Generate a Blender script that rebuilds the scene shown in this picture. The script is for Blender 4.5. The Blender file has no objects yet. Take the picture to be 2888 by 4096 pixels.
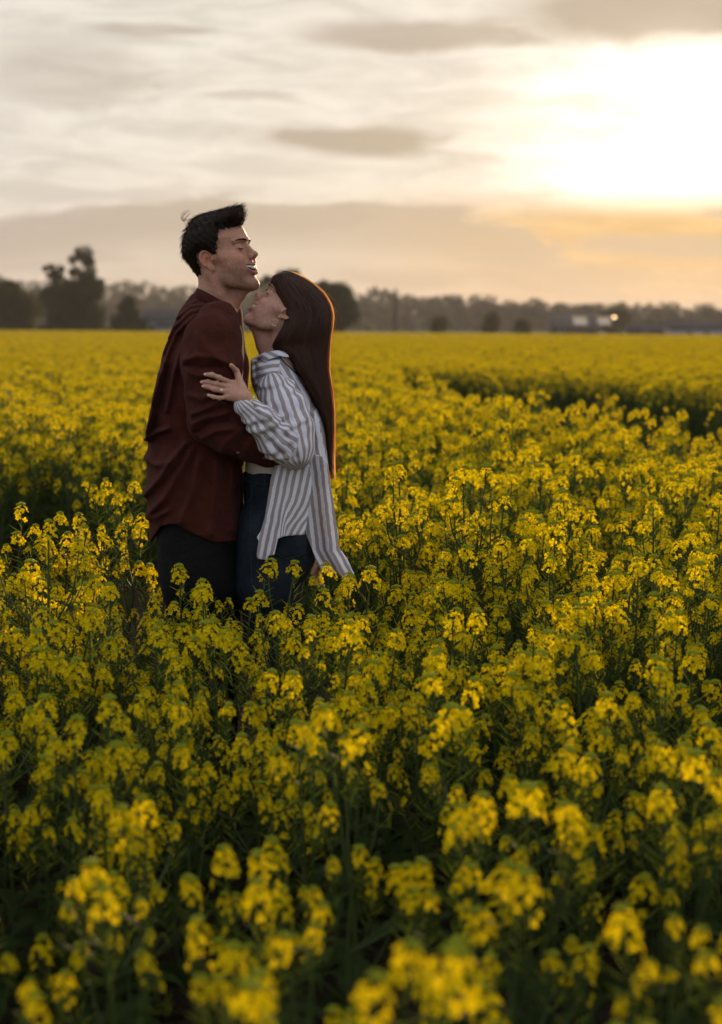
import bpy, math, random, os
import numpy as np
from mathutils import Vector, Matrix

# ---------------------------------------------------------------- camera
S = bpy.context.scene
COL = S.collection
W, H, FPX = 722.0, 1024.0, 1512.0
CAMZ = 1.44
PITCH = math.atan(184.0 / FPX)
ROLL = math.radians(0.38)
fwd = np.array([0, math.cos(PITCH), -math.sin(PITCH)])
up0 = np.array([0, math.sin(PITCH), math.cos(PITCH)])
X0 = np.array([1.0, 0, 0])
rgt = math.cos(ROLL) * X0 + math.sin(ROLL) * up0
upv = -math.sin(ROLL) * X0 + math.cos(ROLL) * up0
CAM = np.array([0, 0, CAMZ])
cd = bpy.data.cameras.new('camera')
cam = bpy.data.objects.new('camera', cd)
COL.objects.link(cam)
cam.matrix_world = Matrix(((rgt[0], upv[0], -fwd[0], 0), (rgt[1], upv[1], -fwd[1], 0),
                           (rgt[2], upv[2], -fwd[2], CAMZ), (0, 0, 0, 1)))
cd.sensor_fit = 'VERTICAL'
cd.sensor_height = 36.0
cd.sensor_width = 36.0 * W / H
cd.lens = FPX / H * 36.0
cd.clip_start = 0.05
cd.clip_end = 20000
cd.dof.use_dof = True
cd.dof.focus_distance = 4.72
cd.dof.aperture_fstop = cd.lens / 21.0
S.camera = cam

# ---------------------------------------------------------------- render / exposure
S.render.engine = 'CYCLES'
S.view_settings.view_transform = 'Standard'
S.view_settings.look = 'None'
S.view_settings.gamma = 1.0
S.view_settings.exposure = 0.30
S.view_settings.use_curve_mapping = False
S.cycles.use_denoising = True
S.cycles.use_adaptive_sampling = True
S.cycles.adaptive_threshold = 0.02
S.cycles.max_bounces = 5
S.cycles.diffuse_bounces = 3
S.cycles.glossy_bounces = 2
S.cycles.transmission_bounces = 5
S.cycles.volume_bounces = 1
S.cycles.caustics_reflective = False
S.cycles.caustics_refractive = False

# ---------------------------------------------------------------- sky and sun
SUN_AZ, SUN_EL = math.radians(11.5), math.radians(6.6)   # azimuth from +Y towards +X
SDIR = Vector((math.sin(SUN_AZ) * math.cos(SUN_EL), math.cos(SUN_AZ) * math.cos(SUN_EL), math.sin(SUN_EL)))
wd = bpy.data.worlds.new('World')
S.world = wd
wd.use_nodes = True
wn = wd.node_tree
wn.nodes.clear()


class NT:
    """tiny node-graph helper"""
    def __init__(s, tree):
        s.t = tree

    def n(s, typ, **kw):
        nd = s.t.nodes.new(typ)
        for k, v in kw.items():
            setattr(nd, k, v)
        return nd

    def link(s, a, b):
        s.t.links.new(a, b)

    def val(s, sock, x):
        if isinstance(x, (int, float)):
            sock.default_value = x
        elif isinstance(x, (tuple, list)):
            sock.default_value = x
        else:
            s.t.links.new(x, sock)

    def m(s, op, a, b=None, c=None, clamp=False):
        nd = s.n('ShaderNodeMath', operation=op, use_clamp=clamp)
        s.val(nd.inputs[0], a)
        if b is not None:
            s.val(nd.inputs[1], b)
        if c is not None:
            s.val(nd.inputs[2], c)
        return nd.outputs[0]

    def mix(s, fac, a, b, blend='MIX'):
        nd = s.n('ShaderNodeMix', data_type='RGBA', blend_type=blend)
        s.val(nd.inputs[0], fac)
        s.val(nd.inputs[6], a if not (isinstance(a, (tuple, list)) and len(a) == 3) else (*a, 1))
        s.val(nd.inputs[7], b if not (isinstance(b, (tuple, list)) and len(b) == 3) else (*b, 1))
        return nd.outputs[2]

    def noise(s, vec, scale, detail=4, rough=0.55, dist=0.0, typ='FBM'):
        nd = s.n('ShaderNodeTexNoise', noise_type=typ)
        nd.inputs['Scale'].default_value = scale
        nd.inputs['Detail'].default_value = detail
        nd.inputs['Roughness'].default_value = rough
        nd.inputs['Distortion'].default_value = dist
        if vec is not None:
            s.link(vec, nd.inputs['Vector'])
        return nd.outputs[0]

    def smooth(s, x, lo, hi, a=0.0, b=1.0):
        nd = s.n('ShaderNodeMapRange', interpolation_type='SMOOTHSTEP')
        s.val(nd.inputs[0], x)
        nd.inputs[1].default_value = lo
        nd.inputs[2].default_value = hi
        nd.inputs[3].default_value = a
        nd.inputs[4].default_value = b
        return nd.outputs[0]


g = NT(wn)
tc = g.n('ShaderNodeTexCoord')
sep = g.n('ShaderNodeSeparateXYZ')
g.link(tc.outputs['Generated'], sep.inputs[0])
dx, dy, dz = sep.outputs
DEG = 180 / math.pi
az = g.m('MULTIPLY', g.m('ARCTAN2', dx, dy), DEG)
el = g.m('MULTIPLY', g.m('ARCSINE', dz), DEG)
ca = g.n('ShaderNodeCombineXYZ')
g.link(g.m('MULTIPLY', az, 0.10), ca.inputs[0])
g.link(g.m('MULTIPLY', el, 0.34), ca.inputs[1])
nv = ca.outputs[0]
n1 = g.noise(nv, 1.3, 6, 0.58, 0.6)
ca2 = g.n('ShaderNodeCombineXYZ')
g.link(g.m('MULTIPLY', az, 0.09), ca2.inputs[0])
g.link(g.m('MULTIPLY', el, 0.5), ca2.inputs[1])
ca2.inputs[2].default_value = 7.3
n2 = g.noise(ca2.outputs[0], 2.6, 7, 0.62, 0.9)
# warped coordinates for the individual clouds
az_w = g.m('ADD', az, g.m('MULTIPLY', g.m('SUBTRACT', n2, 0.5), 5.0))
el_w = g.m('ADD', el, g.m('MULTIPLY', g.m('SUBTRACT', n1, 0.5), 1.5))
el_w = g.m('ADD', el_w, 0.42)


def cloud(caz, cel, rx, ry, sharp=1.0):
    a = g.m('DIVIDE', g.m('SUBTRACT', az_w, caz), rx)
    b = g.m('DIVIDE', g.m('SUBTRACT', el_w, cel), ry)
    r = g.m('SQRT', g.m('ADD', g.m('MULTIPLY', a, a), g.m('MULTIPLY', b, b)))
    return g.smooth(r, 1.25, 1.25 - 0.70 * sharp)


vd = g.n('ShaderNodeVectorMath', operation='DOT_PRODUCT')
g.link(tc.outputs['Generated'], vd.inputs[0])
vd.inputs[1].default_value = SDIR
ang = g.m('MULTIPLY', g.m('ARCCOSINE', g.m('MINIMUM', vd.outputs['Value'], 1.0)), DEG)   # degrees from the sun

sky = g.n('ShaderNodeTexSky', sky_type='NISHITA')
sky.sun_disc = False
sky.sun_elevation = SUN_EL
sky.sun_rotation = SUN_AZ
sky.altitude = 100
sky.air_density = 1.0
sky.dust_density = 2.0
sky.ozone_density = 1.0
# thin high veil lit by the low sun: cool away from it, brightened there as fill for the camera side, cream towards it
far_c = (0.70, 0.73, 0.84)
mid_c = (0.69, 0.64, 0.56)
veil = g.mix(g.smooth(ang, 95, 14), far_c, mid_c)
hor = g.smooth(el, 7.0, 0.0)
veil = g.mix(g.m('MULTIPLY', hor, g.smooth(ang, 80, 10, 0.2, 0.75)), veil, (0.40, 0.315, 0.25))
glow_w = g.m('ADD', ang, g.m('MULTIPLY', g.m('SUBTRACT', n1, 0.5), 4.0))
glow = g.m('POWER', g.smooth(glow_w, 10.0, 0.0), 1.75)
glow = g.m('MULTIPLY', glow, g.smooth(el_w, 3.2, 5.6))
veil = g.mix(glow, veil, (1.6, 1.47, 1.26))
gold = g.m('MULTIPLY', g.smooth(ang, 15.0, 3.0), g.m('MULTIPLY', g.smooth(el, 5.4, 3.8), g.smooth(el, 0.8, 3.6, 0.55, 1.0)))
veil = g.mix(g.m('MULTIPLY', gold, 0.9), veil, (0.53, 0.31, 0.105))
# streaky texture of the veil
streak = g.smooth(n2, 0.34, 0.66, 0.85, 1.09)
stv = g.n('ShaderNodeVectorMath', operation='SCALE')
g.link(veil, stv.inputs[0])
g.link(streak, stv.inputs['Scale'])
veil = stv.outputs[0]
# darker cloud bodies
masks = [(10.6, 11.6, 5.6, 1.15, 1.0), (2.4, 11.0, 4.8, 0.6, 0.85), (-0.4, 7.3, 3.6, 0.55, 1.0), (-8.0, 10.9, 2.6, 0.35, 0.7),
         (-10.5, 9.4, 3.6, 1.2, 0.5), (12.0, 3.4, 4.4, 0.55, 1.0), (9.0, 8.6, 3.0, 0.22, 0.35), (12.5, 6.0, 2.6, 0.2, 0.35),
         (13.8, 4.6, 1.3, 0.25, 0.9), (-16, 3.3, 9, 0.9, 0.7), (5.0, 2.3, 7, 0.45, 0.5), (-4, 8.8, 2.0, 0.25, 0.5)]
tot = None
for (a, e, rx, ry, k) in masks:
    c = g.m('MULTIPLY', cloud(a, e, rx, ry), k)
    tot = c if tot is None else g.m('MAXIMUM', tot, c)
# the long bank above the horizon: crisp upper edge, soft underside
an_ = g.m('MINIMUM', g.m('ADD', az_w, 1.0), 0.0)
ap_ = g.m('MAXIMUM', az_w, 0.0)
top_ = g.m('SUBTRACT', g.m('SUBTRACT', 5.25, g.m('MULTIPLY', g.m('MULTIPLY', an_, an_), 0.006)), g.m('MULTIPLY', g.m('MULTIPLY', ap_, ap_), 0.034))
rel = g.m('ADD', g.m('SUBTRACT', el_w, top_), g.m('MULTIPLY', g.m('SUBTRACT', n2, 0.5), 1.3))
bank = g.m('MULTIPLY', g.smooth(rel, 0.12, -0.30), g.smooth(rel, -2.6, -0.9))
bank = g.m('MULTIPLY', g.m('MULTIPLY', bank, g.smooth(ap_, 11.5, 6.0)), g.smooth(n2, 0.30, 0.52, 0.60, 1.0))
tot = g.m('MAXIMUM', tot, g.m('MULTIPLY', bank, 0.95))
scat = g.m('MULTIPLY', g.smooth(n1, 0.52, 0.74), 0.40)        # the rest of the sky: loose patches everywhere
tot = g.m('MAXIMUM', tot, scat)
ccol = g.mix(g.smooth(ang, 70, 12), (0.48, 0.49, 0.54), (0.355, 0.295, 0.24))
cloudy = g.mix(g.m('MULTIPLY', tot, g.smooth(ang, 1.0, 5.0, 0.55, 0.92)), veil, ccol)
cloudy = g.mix(0.06, cloudy, sky.outputs[0])
# below the horizon
cloudy = g.mix(g.smooth(el, -0.4, -3.0), cloudy, (0.10, 0.085, 0.05))
bg = g.n('ShaderNodeBackground')
g.link(cloudy, bg.inputs[0])
bg.inputs[1].default_value = 1.0
# the clear-sky share enters at strength 0.1 through this scale
sc_sky = g.n('ShaderNodeVectorMath', operation='SCALE')
g.link(sky.outputs[0], sc_sky.inputs[0])
sc_sky.inputs['Scale'].default_value = 0.06
for l in list(wn.links):
    if l.from_node == sky and l.to_node != sc_sky:
        ts = l.to_socket
        wn.links.remove(l)
        wn.links.new(sc_sky.outputs[0], ts)
wo = g.n('ShaderNodeOutputWorld')
g.link(bg.outputs[0], wo.inputs[0])
wd.cycles.sampling_method = 'MANUAL'
wd.cycles.sample_map_resolution = 1024

sl = bpy.data.lights.new('sun', 'SUN')
sl.energy = 5.0
sl.angle = math.radians(2.0)
sl.color = (1.0, 0.70, 0.40)
so = bpy.data.objects.new('sun', sl)
COL.objects.link(so)
so.rotation_euler = SDIR.to_track_quat('Z', 'Y').to_euler()

# ---------------------------------------------------------------- helpers
rng = np.random.default_rng(11)
random.seed(5)


def ray(u, v):
    return fwd * FPX + rgt * (u - W / 2) - upv * (v - H / 2)


def PXu(u, v, Y):
    d = ray(u, v)
    return CAM + d * (Y / d[1])


def PX(fx, fy, Y):                 # a place in the 2888 x 4096 picture, at distance Y
    return PXu(fx / 4.0, fy / 4.0, Y)


def V(vx, vy, Y):                  # the same from the 1619-wide overview
    return PX(vx * 1.7838, vy * 1.7838, Y)


def z1(x, y): return (640 + .4941 * x, 780 + .4941 * y)
def z2(x, y): return (560 + .5559 * x, 1100 + .5559 * y)
def z3(x, y): return (540 + .5683 * x, 1900 + .5683 * y)
def zh(x, y): return (780 + .1853 * x, 1430 + .1853 * y)


def mk(name, verts, faces, mat=None, parent=None, smooth=True, attrs=None, mats=None, midx=None):
    verts = np.asarray(verts, dtype=np.float32).reshape(-1, 3)
    me = bpy.data.meshes.new(name)
    if isinstance(faces, np.ndarray):
        k = faces.shape[1]
        loops = faces.astype(np.int32).ravel()
        starts = np.arange(0, len(loops), k, dtype=np.int32)
        tots = np.full(len(faces), k, dtype=np.int32)
    else:
        loops = np.array([i for f in faces for i in f], dtype=np.int32)
        tots = np.array([len(f) for f in faces], dtype=np.int32)
        starts = np.concatenate([[0], np.cumsum(tots)[:-1]]).astype(np.int32) if len(tots) else np.zeros(0, np.int32)
    me.vertices.add(len(verts))
    me.vertices.foreach_set('co', verts.ravel())
    me.loops.add(len(loops))
    me.loops.foreach_set('vertex_index', loops)
    me.polygons.add(len(tots))
    me.polygons.foreach_set('loop_start', starts)
    me.polygons.foreach_set('loop_total', tots)
    if smooth:
        me.polygons.foreach_set('use_smooth', np.ones(len(tots), dtype=bool))
    if mats:
        for m_ in mats:
            me.materials.append(m_)
        me.polygons.foreach_set('material_index', np.asarray(midx, dtype=np.int32))
    elif mat:
        me.materials.append(mat)
    for an, arr in (attrs or {}).items():
        arr = np.asarray(arr, dtype=np.float32)
        if arr.ndim == 1:
            a = me.attributes.new(an, 'FLOAT', 'POINT')
            a.data.foreach_set('value', arr)
        else:
            if arr.shape[1] == 3:
                arr = np.concatenate([arr, np.ones((len(arr), 1), np.float32)], 1)
            a = me.attributes.new(an, 'FLOAT_COLOR', 'POINT')
            a.data.foreach_set('color', arr.ravel())
    me.update(calc_edges=True)
    me.validate()
    o = bpy.data.objects.new(name, me)
    COL.objects.link(o)
    if parent:
        o.parent = parent
    return o


def empty(name, loc, label, cat, group=None):
    o = bpy.data.objects.new(name, None)
    COL.objects.link(o)
    o.location = loc
    o.empty_display_size = 0.1
    tag(o, label, cat, group)
    return o


def tag(o, label=None, cat=None, group=None, kind=None):
    if label:
        o['label'] = label
    if cat:
        o['category'] = cat
    if group:
        o['group'] = group
    if kind:
        o['kind'] = kind
    return o


def child(o, parent):
    """parent a world-space mesh to an Empty without moving it"""
    o.parent = parent
    base = parent
    off = Vector((0, 0, 0))
    while base is not None:
        off += base.location
        base = base.parent
    o.matrix_parent_inverse = Matrix.Identity(4)
    o.data.transform(Matrix.Translation(-off - 0 * off))
    return o


def mat(name, color=(0.5, 0.5, 0.5), rough=0.7, spec=0.3, metal=0.0, trans=0.0, tcol=None, noise=None, bump=None, attr=None, sss=0.0, sheen=0.0, coords='Object'):
    m_ = bpy.data.materials.new(name)
    m_.use_nodes = True
    t = NT(m_.node_tree)
    m_.node_tree.nodes.clear()
    out = t.n('ShaderNodeOutputMaterial')
    p = t.n('ShaderNodeBsdfPrincipled')
    p.inputs['Roughness'].default_value = rough
    p.inputs['Specular IOR Level'].default_value = spec
    p.inputs['Metallic'].default_value = metal
    p.inputs['Base Color'].default_value = (*color, 1)
    if sss:
        p.inputs['Subsurface Weight'].default_value = sss
        p.inputs['Subsurface Radius'].default_value = (0.012, 0.005, 0.003)
        p.inputs['Subsurface Scale'].default_value = 1.0
    if sheen:
        p.inputs['Sheen Weight'].default_value = sheen
        p.inputs['Sheen Roughness'].default_value = 0.5
    co = t.n('ShaderNodeTexCoord').outputs[coords]
    csock = None
    if attr:
        a = t.n('ShaderNodeAttribute', attribute_name=attr)
        csock = a.outputs['Color']
    if noise:                       # (scale, dark factor, light factor)
        nz = t.noise(co, noise[0], 5, 0.6)
        f = t.smooth(nz, 0.3, 0.7, noise[1], noise[2])
        sc = t.n('ShaderNodeVectorMath', operation='SCALE')
        if csock is None:
            sc.inputs[0].default_value = color
        else:
            t.link(csock, sc.inputs[0])
        t.link(f, sc.inputs['Scale'])
        csock = sc.outputs[0]
    if csock is not None:
        t.link(csock, p.inputs['Base Color'])
    if bump:                        # list of (scale, distance)
        prev = None
        for (bs, bd) in bump:
            b = t.n('ShaderNodeBump')
            b.inputs['Distance'].default_value = bd
            b.inputs['Strength'].default_value = 1.0
            if bs < 0:                  # crisp creases
                t.link(t.noise(co, -bs, 3, 0.5, 0.4, 'RIDGED_MULTIFRACTAL'), b.inputs['Height'])
            else:
                t.link(t.noise(co, bs, 4, 0.6), b.inputs['Height'])
            if prev:
                t.link(prev, b.inputs['Normal'])
            prev = b.outputs[0]
        t.link(prev, p.inputs['Normal'])
    sh = p.outputs[0]
    if trans:
        tr = t.n('ShaderNodeBsdfTranslucent')
        if tcol is None and csock is not None:
            t.link(csock, tr.inputs[0])
        else:
            tr.inputs[0].default_value = (*(tcol or color), 1)
        mx = t.n('ShaderNodeMixShader')
        mx.inputs[0].default_value = trans
        t.link(sh, mx.inputs[1])
        t.link(tr.outputs[0], mx.inputs[2])
        sh = mx.outputs[0]
    t.link(sh, out.inputs[0])
    m_['nt'] = 1
    return m_


def tube(pts, radii, n=6, cap=True):
    """verts, quads of a tube along pts"""
    pts = np.asarray(pts, float)
    k = len(pts)
    radii = np.broadcast_to(np.asarray(radii, float), (k,))
    tan = np.gradient(pts, axis=0)
    tan /= np.linalg.norm(tan, axis=1)[:, None] + 1e-9
    ref = np.array([0, 0, 1.0]) if abs(tan[0][2]) < 0.9 else np.array([1.0, 0, 0])
    vs = []
    a = np.cross(tan[0], ref)
    a /= np.linalg.norm(a)
    for i in range(k):
        a = a - tan[i] * np.dot(a, tan[i])
        a /= np.linalg.norm(a) + 1e-9
        b = np.cross(tan[i], a)
        th = np.arange(n) * 2 * math.pi / n
        vs.append(pts[i] + radii[i] * (np.cos(th)[:, None] * a + np.sin(th)[:, None] * b))
    vs = np.concatenate(vs)
    fs = []
    for i in range(k - 1):
        for j in range(n):
            fs.append((i * n + j, i * n + (j + 1) % n, (i + 1) * n + (j + 1) % n, (i + 1) * n + j))
    fs = np.array(fs)
    return vs, fs


class MB:
    """collects verts / polygons of mixed size, one material index per polygon"""
    def __init__(s):
        s.v, s.f, s.mi, s.n = [], [], [], 0

    def add(s, v, f, mi=0):
        v = np.asarray(v, float).reshape(-1, 3)
        s.v.append(v)
        for q in f:
            s.f.append(tuple(int(i) + s.n for i in q))
            s.mi.append(mi)
        s.n += len(v)
        return s

    def box(s, lo, hi, mi=0):
        (a, b, c), (d, e, f) = lo, hi
        v = [(a, b, c), (d, b, c), (d, e, c), (a, e, c), (a, b, f), (d, b, f), (d, e, f), (a, e, f)]
        q = [(0, 3, 2, 1), (4, 5, 6, 7), (0, 1, 5, 4), (1, 2, 6, 5), (2, 3, 7, 6), (3, 0, 4, 7)]
        return s.add(v, q, mi)

    def tube(s, pts, r, n=6, mi=0):
        v, f = tube(pts, r, n)
        return s.add(v, f, mi)

    def build(s, name, mats, parent=None, smooth=False):
        ms = mats if isinstance(mats, (list, tuple)) else [mats]
        return mk(name, np.concatenate(s.v), s.f, None, parent, smooth, mats=ms, midx=s.mi)


def cr(pts, sub=6, closed=False):
    """Catmull-Rom through pts"""
    p = np.asarray(pts, float)
    if closed:
        q = np.concatenate([p[-1:], p, p[:2]])
    else:
        q = np.concatenate([2 * p[:1] - p[1:2], p, 2 * p[-1:] - p[-2:-1]])
    out = []
    t = np.linspace(0, 1, sub, endpoint=False)[:, None]
    for i in range(len(q) - 3):
        a, b, c, d = q[i:i + 4]
        out.append(0.5 * ((2 * b) + (-a + c) * t + (2 * a - 5 * b + 4 * c - d) * t ** 2 + (-a + 3 * b - 3 * c + d) * t ** 3))
    out = np.concatenate(out)
    if not closed:
        out = np.concatenate([out, p[-1:]])
    return out


# ---- implicit surfaces (bodies and clothes are grown from these as continuous meshes)
def smin(a, b, k):
    h = np.clip(0.5 + 0.5 * (b - a) / k, 0, 1)
    return b * (1 - h) + a * h - k * h * (1 - h)


def smax(a, b, k):
    return -smin(-a, -b, k)


def cone_seg(P, a, b, ra, rb):
    a = np.asarray(a, float)
    b = np.asarray(b, float)
    ab = b - a
    t = np.clip(((P - a) @ ab) / (ab @ ab + 1e-12), 0, 1)
    d = np.linalg.norm(P - a - t[:, None] * ab, axis=1)
    return d - (ra + (rb - ra) * t)


def chain(P, pts, rs, k=None):
    f = None
    for i in range(len(pts) - 1):
        c = cone_seg(P, pts[i], pts[i + 1], rs[i], rs[i + 1])
        f = c if f is None else (np.minimum(f, c) if not k else smin(f, c, k))
    return f


def ellip(P, c, r):
    q = (P - np.asarray(c, float)) / np.asarray(r, float)
    k0 = np.linalg.norm(q, axis=1)
    k1 = np.linalg.norm(q / np.asarray(r, float), axis=1) + 1e-9
    return k0 * (k0 - 1.0) / k1


def poly2(px, pz, poly):
    """signed distance to a closed polygon (negative inside)"""
    poly = np.asarray(poly, float)
    d = np.full(len(px), 1e18)
    inside = np.zeros(len(px), bool)
    n = len(poly)
    for i in range(n):
        ax, az_ = poly[i]
        bx, bz = poly[(i + 1) % n]
        ex, ez = bx - ax, bz - az_
        wx, wz = px - ax, pz - az_
        t = np.clip((wx * ex + wz * ez) / (ex * ex + ez * ez + 1e-18), 0, 1)
        d = np.minimum(d, (wx - ex * t) ** 2 + (wz - ez * t) ** 2)
        c = (az_ <= pz) != (bz <= pz)
        if abs(ez) > 1e-15:
            xi = ax + (pz - az_) / ez * ex
            inside ^= (c & (px < xi))
    d = np.sqrt(d)
    return np.where(inside, -d, d)


def poly_dist(px, pz, line):
    line = np.asarray(line, float)
    d = np.full(len(px), 1e18)
    for i in range(len(line) - 1):
        ax, az_ = line[i]
        ex, ez = line[i + 1] - line[i]
        wx, wz = px - ax, pz - az_
        t = np.clip((wx * ex + wz * ez) / (ex * ex + ez * ez + 1e-18), 0, 1)
        d = np.minimum(d, (wx - ex * t) ** 2 + (wz - ez * t) ** 2)
    return np.sqrt(d)


def pillow(d2, w, R, Wy):
    """solid with outline d2 in the x-z plane, half width Wy across it, edges rounded over R"""
    e = np.maximum(d2 + R, 0)
    return np.sqrt(e * e + (w * R / Wy) ** 2) - R


def grid_mesh(fn, lo, hi, h):
    """surface nets on a narrow band"""
    lo = np.asarray(lo, float)
    hi = np.asarray(hi, float)
    n = np.maximum(np.ceil((hi - lo) / h).astype(int) + 1, 8)
    nb = (n + 3) // 4
    n = nb * 4
    ax = [lo[i] + h * (4 * np.arange(nb[i]) + 1.5) for i in range(3)]
    Gc = np.stack(np.meshgrid(*ax, indexing='ij'), -1).reshape(-1, 3)
    fc = np.concatenate([fn(Gc[i:i + 400000]) for i in range(0, len(Gc), 400000)]).reshape(nb)
    near = np.abs(fc) < 9 * h
    F = np.repeat(np.repeat(np.repeat(fc, 4, 0), 4, 1), 4, 2).astype(np.float32)
    M = np.repeat(np.repeat(np.repeat(near, 4, 0), 4, 1), 4, 2)
    I = np.argwhere(M)
    Pq = lo + h * I
    vals = np.concatenate([fn(Pq[i:i + 300000]) for i in range(0, len(Pq), 300000)])
    F[M] = vals
    s = F < 0
    c = np.zeros(tuple(n - 1), np.int8)
    for a in (0, 1):
        for b in (0, 1):
            for d in (0, 1):
                c += s[a:n[0] - 1 + a, b:n[1] - 1 + b, d:n[2] - 1 + d]
    act = (c > 0) & (c < 8)
    A = np.argwhere(act)
    acc = np.zeros((len(A), 3))
    cnt = np.zeros(len(A))
    cor = [np.array(q) for q in [(a, b, d) for a in (0, 1) for b in (0, 1) for d in (0, 1)]]
    cv = {tuple(q): F[A[:, 0] + q[0], A[:, 1] + q[1], A[:, 2] + q[2]].astype(float) for q in cor}
    for q in cor:
        for axn in range(3):
            if q[axn] == 0:
                q2 = q.copy()
                q2[axn] = 1
                a, b = cv[tuple(q)], cv[tuple(q2)]
                mk_ = (a < 0) != (b < 0)
                t = np.where(mk_, a / np.where(mk_, a - b, 1), 0)
                pt = q + np.outer(t, q2 - q)
                acc += pt * mk_[:, None]
                cnt += mk_
    verts = lo + h * (A + acc / cnt[:, None])
    idx = np.full(tuple(n - 1), -1, np.int64)
    idx[act] = np.arange(len(A))
    faces = []
    for axn in range(3):
        sl0 = [slice(1, -1)] * 3
        sl1 = [slice(1, -1)] * 3
        sl0[axn] = slice(0, n[axn] - 1)
        sl1[axn] = slice(1, n[axn])
        a, b = s[tuple(sl0)], s[tuple(sl1)]
        e = np.argwhere(a != b)
        if len(e) == 0:
            continue
        pos = e + 1
        pos[:, axn] = e[:, axn]
        inv = a[a != b]
        u_, v_ = (axn + 1) % 3, (axn + 2) % 3
        du = np.zeros(3, int); du[u_] = 1
        dv = np.zeros(3, int); dv[v_] = 1
        g4 = [pos - du - dv, pos - dv, pos, pos - du]
        q = np.stack([idx[p[:, 0], p[:, 1], p[:, 2]] for p in g4], 1)
        q[~inv] = q[~inv][:, ::-1]
        ok = (q >= 0).all(1)
        faces.append(q[ok])
    return verts, np.concatenate(faces)
# ================================================================ ground, far country
M_soil = mat('soil', (0.035, 0.026, 0.016), rough=0.95, spec=0.05, noise=(6, 0.6, 1.3), bump=[(30, 0.03)])
M_grass = mat('meadow', (0.045, 0.055, 0.02), rough=0.95, spec=0.05, noise=(0.2, 0.7, 1.3))


def hill_z(x, y):
    """the land lifts towards the wooded rise on the left"""
    r = np.clip((y - 590) / 240, 0, 1)
    r = r * r * (3 - 2 * r)
    side = np.interp(x, [-900, -330, -150, 0, 120, 260, 900], [26, 17, 14, 9, 4, 0.5, 0])
    return r * side


gx = np.concatenate([np.linspace(-3500, -400, 12), np.linspace(-380, 380, 60), np.linspace(400, 3500, 12)])
gy = np.concatenate([np.linspace(-300, 0, 6), np.linspace(10, 1000, 80), np.linspace(1050, 5000, 12)])
GX_, GY_ = np.meshgrid(gx, gy, indexing='ij')
GZ_ = hill_z(GX_, GY_)
v = np.stack([GX_, GY_, GZ_], -1).reshape(-1, 3)
i, j = np.meshgrid(np.arange(len(gx) - 1), np.arange(len(gy) - 1), indexing='ij')
n2_ = len(gy)
f = np.stack([i * n2_ + j, (i + 1) * n2_ + j, (i + 1) * n2_ + j + 1, i * n2_ + j + 1], -1).reshape(-1, 4)
tag(mk('ground', v, f, M_grass), kind='structure')
# the field's soil, a sheet just above
FIELD_END = 205.0
v = np.array([(-170, -4, 0.004), (170, -4, 0.004), (170, FIELD_END, 0.004), (-170, FIELD_END + 0, 0.004)])
tag(mk('field_soil', v, np.array([[0, 1, 2, 3]]), M_soil, smooth=False), kind='structure')

# ---- foliage
M_leaf_dark = mat('leaf_dark', (0.014, 0.022, 0.007), rough=0.8, spec=0.1, trans=0.2, tcol=(0.05, 0.065, 0.010), noise=(0.5, 0.7, 1.4))
M_leaf_olive = mat('leaf_olive', (0.028, 0.032, 0.010), rough=0.8, spec=0.1, trans=0.25, tcol=(0.11, 0.10, 0.022), noise=(0.5, 0.7, 1.4))
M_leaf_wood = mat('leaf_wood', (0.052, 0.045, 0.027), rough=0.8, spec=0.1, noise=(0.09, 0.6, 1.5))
M_bark = mat('bark', (0.05, 0.038, 0.028), rough=0.9, spec=0.1, noise=(4, 0.6, 1.3))


def leaf_cloud(centers, radii, per, size):
    """many small leaf faces in clumps; returns verts, tris-as-quads"""
    C = np.repeat(np.asarray(centers), per, 0)
    R_ = np.repeat(np.asarray(radii), per)
    d = rng.normal(0, 1, (len(C), 3))
    d /= np.linalg.norm(d, axis=1)[:, None]
    P = C + d * (R_ * rng.uniform(0.25, 1, len(C)) ** 0.6)[:, None] * np.array([1, 1, 0.8])
    a = rng.normal(0, 1, (len(P), 3))
    a /= np.linalg.norm(a, axis=1)[:, None]
    b = np.cross(a, rng.normal(0, 1, (len(P), 3)))
    b /= np.linalg.norm(b, axis=1)[:, None]
    s = size * rng.uniform(0.6, 1.4, len(P))[:, None]
    v = np.stack([P - a * s, P - b * s * 0.55, P + a * s, P + b * s * 0.55], 1).reshape(-1, 3)
    return v, np.arange(len(v)).reshape(-1, 4)


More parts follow.
